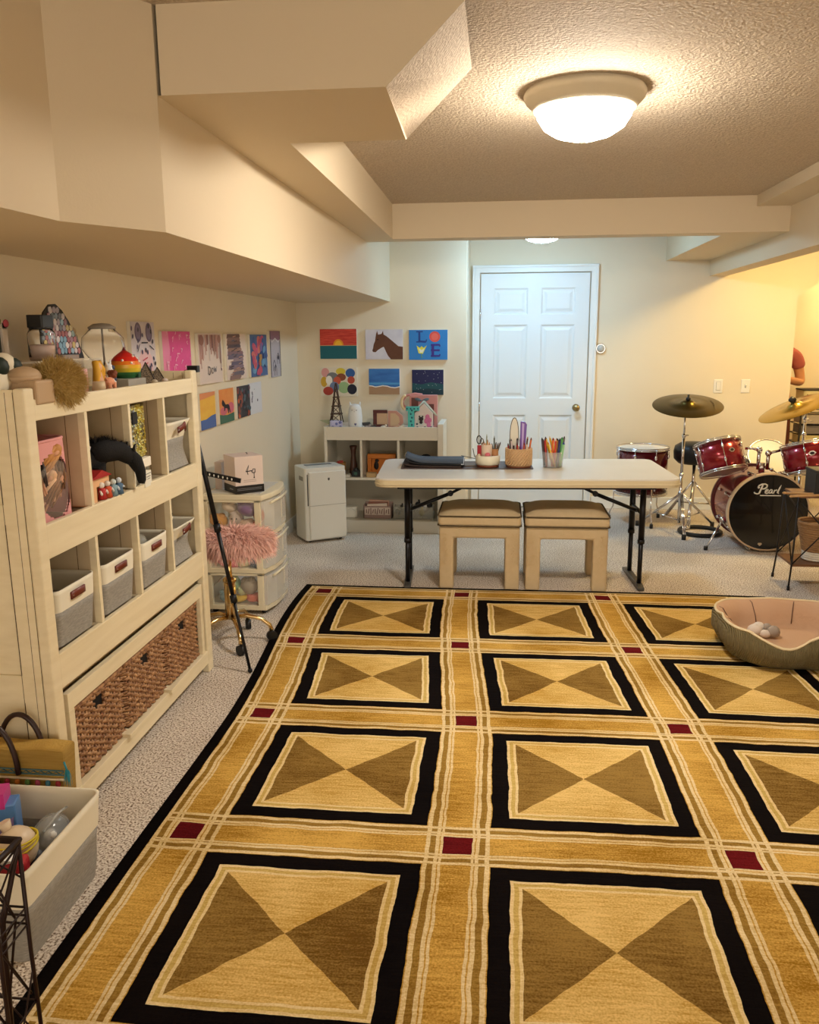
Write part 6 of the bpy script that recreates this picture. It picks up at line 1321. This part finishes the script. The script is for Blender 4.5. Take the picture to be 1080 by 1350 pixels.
STRAW = M('straw', 'b08a3c', .8, var=(8, 'c9a452', .3), stretch=(1, 1, 20), bump=(90, .8, .006))
t = thing('straw_bag', 'yellow woven straw handbag with dark leather handles and tassels behind the floor bin', 'handbag', (-1.43, 2.145, 0))
P(STRAW, 'woven_body', t, lambda b: b.prism([(-.17, .0), (.150, .0), (.172, .345), (.10, .350), (.02, .343), (-.10, .350), (-.19, .345)], -.035, .04, 'Y'), .01)
P(C('4a6a6c'), 'trim_braid', t, lambda b: (b.box(-.185, .168, -.0385, -.036, .268, .272), b.box(-.185, .168, -.0385, -.036, .282, .286), b.tube([(-.185 + .0118 * i, -.0385, .277 + .004 * (-1) ** i) for i in range(31)], .002, 4)))
P(C('d8cbb0'), 'fringe_cord', t, lambda b: b.tube([(-.185 + .0118 * i, -.0385, .256) for i in range(31)], .004, 5))
for i in range(11):
    P(C(['a83040', 'c8772c', '5a8a4c', 'b04a6c', '3a7a9c'][i % 5]), 'tassel', t, lambda b: b.ell((-.17 + .032 * i, -.042, .244), (.009, .006, .010), 8))
P(C('2a8a9c'), 'blue_tassel', t, lambda b: (b.tube([(.168, -.03, .31), (.178, -.035, .285)], .003, 5), strands(b, lambda i: ((.178 + random.uniform(-.006, .006), -.036, .287), (0, 0, -1)), 60, .05, .0012, .8, .25)))
P(M('dark_leather', '2a1512', .4), 'handle', t, lambda b: b.tube([(-.11 + .14 * (1 - cos(PI * i / 16)) / 2 * 1.0, -.044, .27 + .155 * sin(PI * i / 16)) for i in range(17)], .008, 8))
P(M('dark_leather', '2a1512', .4), 'handle', t, lambda b: b.tube([(-.075 + .14 * (1 - cos(PI * i / 16)) / 2 * 1.0, .04, .29 + .13 * sin(PI * i / 16)) for i in range(17)], .008, 8))

t = thing('wire_tower', 'dark brown wire tower stand cut off at the bottom left corner beside the floor bin', 'wire stand', (-1.055, 1.40, 0))
WR = M('dark_brown_wire', '24100d', .5, .3)
cs = [(-.07, -.05), (.071, -.05), (.071, .05), (-.07, .05)]
P(WR, 'top_frame', t, lambda b: b.tube([(x, y, .508) for x, y in cs], .009, 8, closed=True))
for i, (x, y) in enumerate(cs):
    P(WR, 'leg', t, lambda b: b.tube([(x, y, .508), (x * 1.0, y * 1.0, .25), (x * 1.04, y * 1.04, .004)], .0045, 6))
    x2, y2 = cs[(i + 1) % 4]
    P(WR, 'brace_wire', t, lambda b: (b.tube([(x, y, .50), (x2 * .75, y2 * .75, .33), (x * .9, y * .9, .14)], .0028, 5), b.tube([(x2, y2, .50), (x * .75, y * .75, .33), (x2 * .9, y2 * .9, .14)], .0028, 5), b.tube([(x, y, .42), (x2, y2, .50)], .0022, 5), b.tube([(x, y, .02), (x2, y2, .20)], .0022, 5)))
for z in (.31, .33, .35, .12): P(WR, 'band_ring', t, lambda b: b.tube([(x * 1.0, y * 1.0, z) for x, y in cs], .003, 6, closed=True))
P(WR, 'inner_leg', t, lambda b: (b.tube([(.07, .05, .50), (.035, .02, .33), (.03, .01, .004)], .006, 6), b.tube([(-.05, .0, .50), (.0, .0, .33), (-.05, .0, .004)], .006, 6)))

# ================================================================== RECESS: rack and person
t = thing('wire_rack', 'tall black wire rack with patterned fabric bins in the yellow recess at the right edge', 'rack', (2.80, 7.64, 0))
for x in (-.155, .25):
    for y in (-.0, .28): P(IRON, 'post', t, lambda b: b.tube([(x, y, 0), (x + .005, y, .93)], .008, 6))
for z in (.30, .50, .58, .66, .75, .86): P(IRON, 'shelf_rail', t, lambda b: b.tube([(-.15, 0, z), (.25, 0, z), (.25, .28, z), (-.15, .28, z)], .004, 5, closed=True))
for i, (z0, z1, c_, lab) in enumerate(((.885, 1.05, 'cfc294', 'cream speckled fabric bin on top of the wire rack'), (.755, .83, 'a89c8c', 'pale brown folded fabric on the rack below the cymbal'), (.665, .735, '77706a', 'grey folded fabric in the middle of the wire rack'), (.51, .65, 'd8c890', 'cream patterned fabric stack low on the wire rack'))):
    b = MB().m(C(c_, .9)); b.rbox(-.13, .22, .02, .26, z0, z1, .03)
    b.m(C('6a5a3c', .9))
    if i in (0, 3):
        for _ in range(26): b.cbox((random.uniform(-.11, .2), .0195, random.uniform(z0 + .02, z1 - .02)), (.010, .002, .007), (0, random.random() * 3, 0))
    if i == 0: b.m(C('2a2420', .9)); b.rbox(-.135, .225, .015, .265, z1 - .004, z1 + .006, .03)
    tag(b.build('fabric_box' if i in (0, 3) else 'folded_fabric', None, (2.80, 7.64, 0), bevel=.004), lab, 'storage box' if i in (0, 3) else 'fabric')

def skin(name, verts, edges, radii, mat, parent, sub=2, root=0):
    me = D.meshes.new(name); me.from_pydata(verts, edges, []); o = D.objects.new(name, me); COL.objects.link(o)
    if parent: o.parent = parent
    md = o.modifiers.new('k', 'SKIN'); md.use_smooth_shade = True
    lay = me.skin_vertices[0].data if me.skin_vertices else None
    for i, r in enumerate(radii):
        lay[i].radius = (r, r) if not hasattr(r, '__len__') else r
        lay[i].use_root = (i == root)
    s = o.modifiers.new('s', 'SUBSURF'); s.levels = s.render_levels = sub
    me.materials.append(mat); return o

t = thing('person', 'person in rose t-shirt and brown trousers, arm bent, half hidden behind the wall corner', 'person', (2.485, 7.93, 0))
SKIN = M('skin', 'c58a5e', .55)
V = [(0, 0, .93), (0, 0, 1.10), (0, 0, 1.28), (0, 0, 1.40), (0, -.01, 1.47), (0, -.02, 1.53), (0, -.015, 1.60),      # 0-6 pelvis..head
     (.10, 0, 1.36), (.175, 0, 1.34), (.225, .02, 1.19), (.235, .0, 1.10), (.10, -.14, 1.13), (.03, -.19, 1.15),      # 7-12 right arm
     (-.10, 0, 1.36), (-.175, 0, 1.34), (-.225, .02, 1.19), (-.235, 0, 1.10), (-.12, -.15, 1.10), (-.05, -.19, 1.12),   # 13-18 left arm
     (.09, 0, .88), (.10, .0, .50), (.10, .01, .10), (.10, -.10, .035), (-.09, 0, .88), (-.10, 0, .50), (-.10, .01, .10), (-.10, -.10, .035)]
E_ = [(0, 1), (1, 2), (2, 3), (3, 4), (4, 5), (5, 6), (3, 7), (7, 8), (8, 9), (9, 10), (10, 11), (11, 12), (3, 13), (13, 14), (14, 15), (15, 16), (16, 17), (17, 18), (0, 19), (19, 20), (20, 21), (21, 22), (0, 23), (23, 24), (24, 25), (25, 26)]
R_ = [(.14, .10), (.13, .095), (.15, .10), (.09, .07), .05, (.075, .085), (.08, .09), .06, .055, .045, .042, .034, .026, .06, .055, .045, .042, .034, .026, .09, .06, .04, .035, .09, .06, .04, .035]
body = skin('body', V, E_, R_, SKIN, t)
for side_, sx in ((12, 1), (18, -1)):       # five separate fingers on each hand
    w_ = Vector(V[side_])
    for k, (dx, dz, L_) in enumerate(((-.012, .022, .062), (-.016, .008, .07), (-.016, -.006, .066), (-.012, -.020, .052), (.006, .030, .045))):
        a = w_ + Vector((-.02 * sx, -.012, dz)); b_ = a + Vector((-.6 * L_ * sx, -.3 * L_, 0)); c_ = b_ + Vector((-.35 * L_ * sx, .15 * L_, -.1 * L_))
        skin('finger' if k < 4 else 'thumb', [tuple(w_), tuple(a), tuple(b_), tuple(c_)], [(0, 1), (1, 2), (2, 3)], [.018, .0095, .0085, .0065], SKIN, t, 1)
P(SKIN, 'face', t, lambda b: (b.ell((0, -.015, 1.60), (.072, .088, .105), 18), b.ell((0, -.105, 1.595), (.012, .018, .018), 8), b.ell((.074, -.01, 1.60), (.01, .018, .028), 8), b.ell((-.074, -.01, 1.60), (.01, .018, .028), 8)))
P(C('2a1a14'), 'eye', t, lambda b: (b.ell((-.028, -.096, 1.615), (.009, .006, .005), 8), b.ell((.028, -.096, 1.615), (.009, .006, .005), 8)))
P(C('94483e'), 'mouth', t, lambda b: b.ell((0, -.098, 1.558), (.02, .006, .006), 8))
P(C('3a2418', .8), 'hair', t, lambda b: (b.ell((0, .012, 1.63), (.082, .095, .095), 18), b.ell((0, .06, 1.53), (.075, .04, .11), 12)))
skin('shirt', [(0, 0, .97), (0, 0, 1.12), (0, 0, 1.28), (0, 0, 1.39), (.10, 0, 1.37), (.175, 0, 1.34), (.22, .015, 1.22), (-.10, 0, 1.37), (-.175, 0, 1.34), (-.22, .015, 1.22)], [(0, 1), (1, 2), (2, 3), (3, 4), (4, 5), (5, 6), (3, 7), (7, 8), (8, 9)], [(.15, .11), (.145, .105), (.16, .115), (.09, .075), .068, .066, .062, .068, .066, .062], M('rose_cotton', 'a8564c', .85, bump=(25, .5, .01)), t)
skin('trousers', [(0, 0, .98), (0, 0, .90), (.09, 0, .84), (.10, 0, .50), (.10, .01, .09), (-.09, 0, .84), (-.10, 0, .50), (-.10, .01, .09)], [(0, 1), (1, 2), (2, 3), (3, 4), (1, 5), (5, 6), (6, 7)], [(.15, .11), (.15, .115), .10, .08, .065, .10, .08, .065], M('brown_cotton', '6e3a2c', .85), t)
P(C('2a2220'), 'shoe', t, lambda b: b.rbox(.055, .145, -.17, .07, 0, .06, .03), .01); P(C('2a2220'), 'shoe', t, lambda b: b.rbox(-.145, -.055, -.17, .07, 0, .06, .03), .01)
bpy.context.view_layer.update()
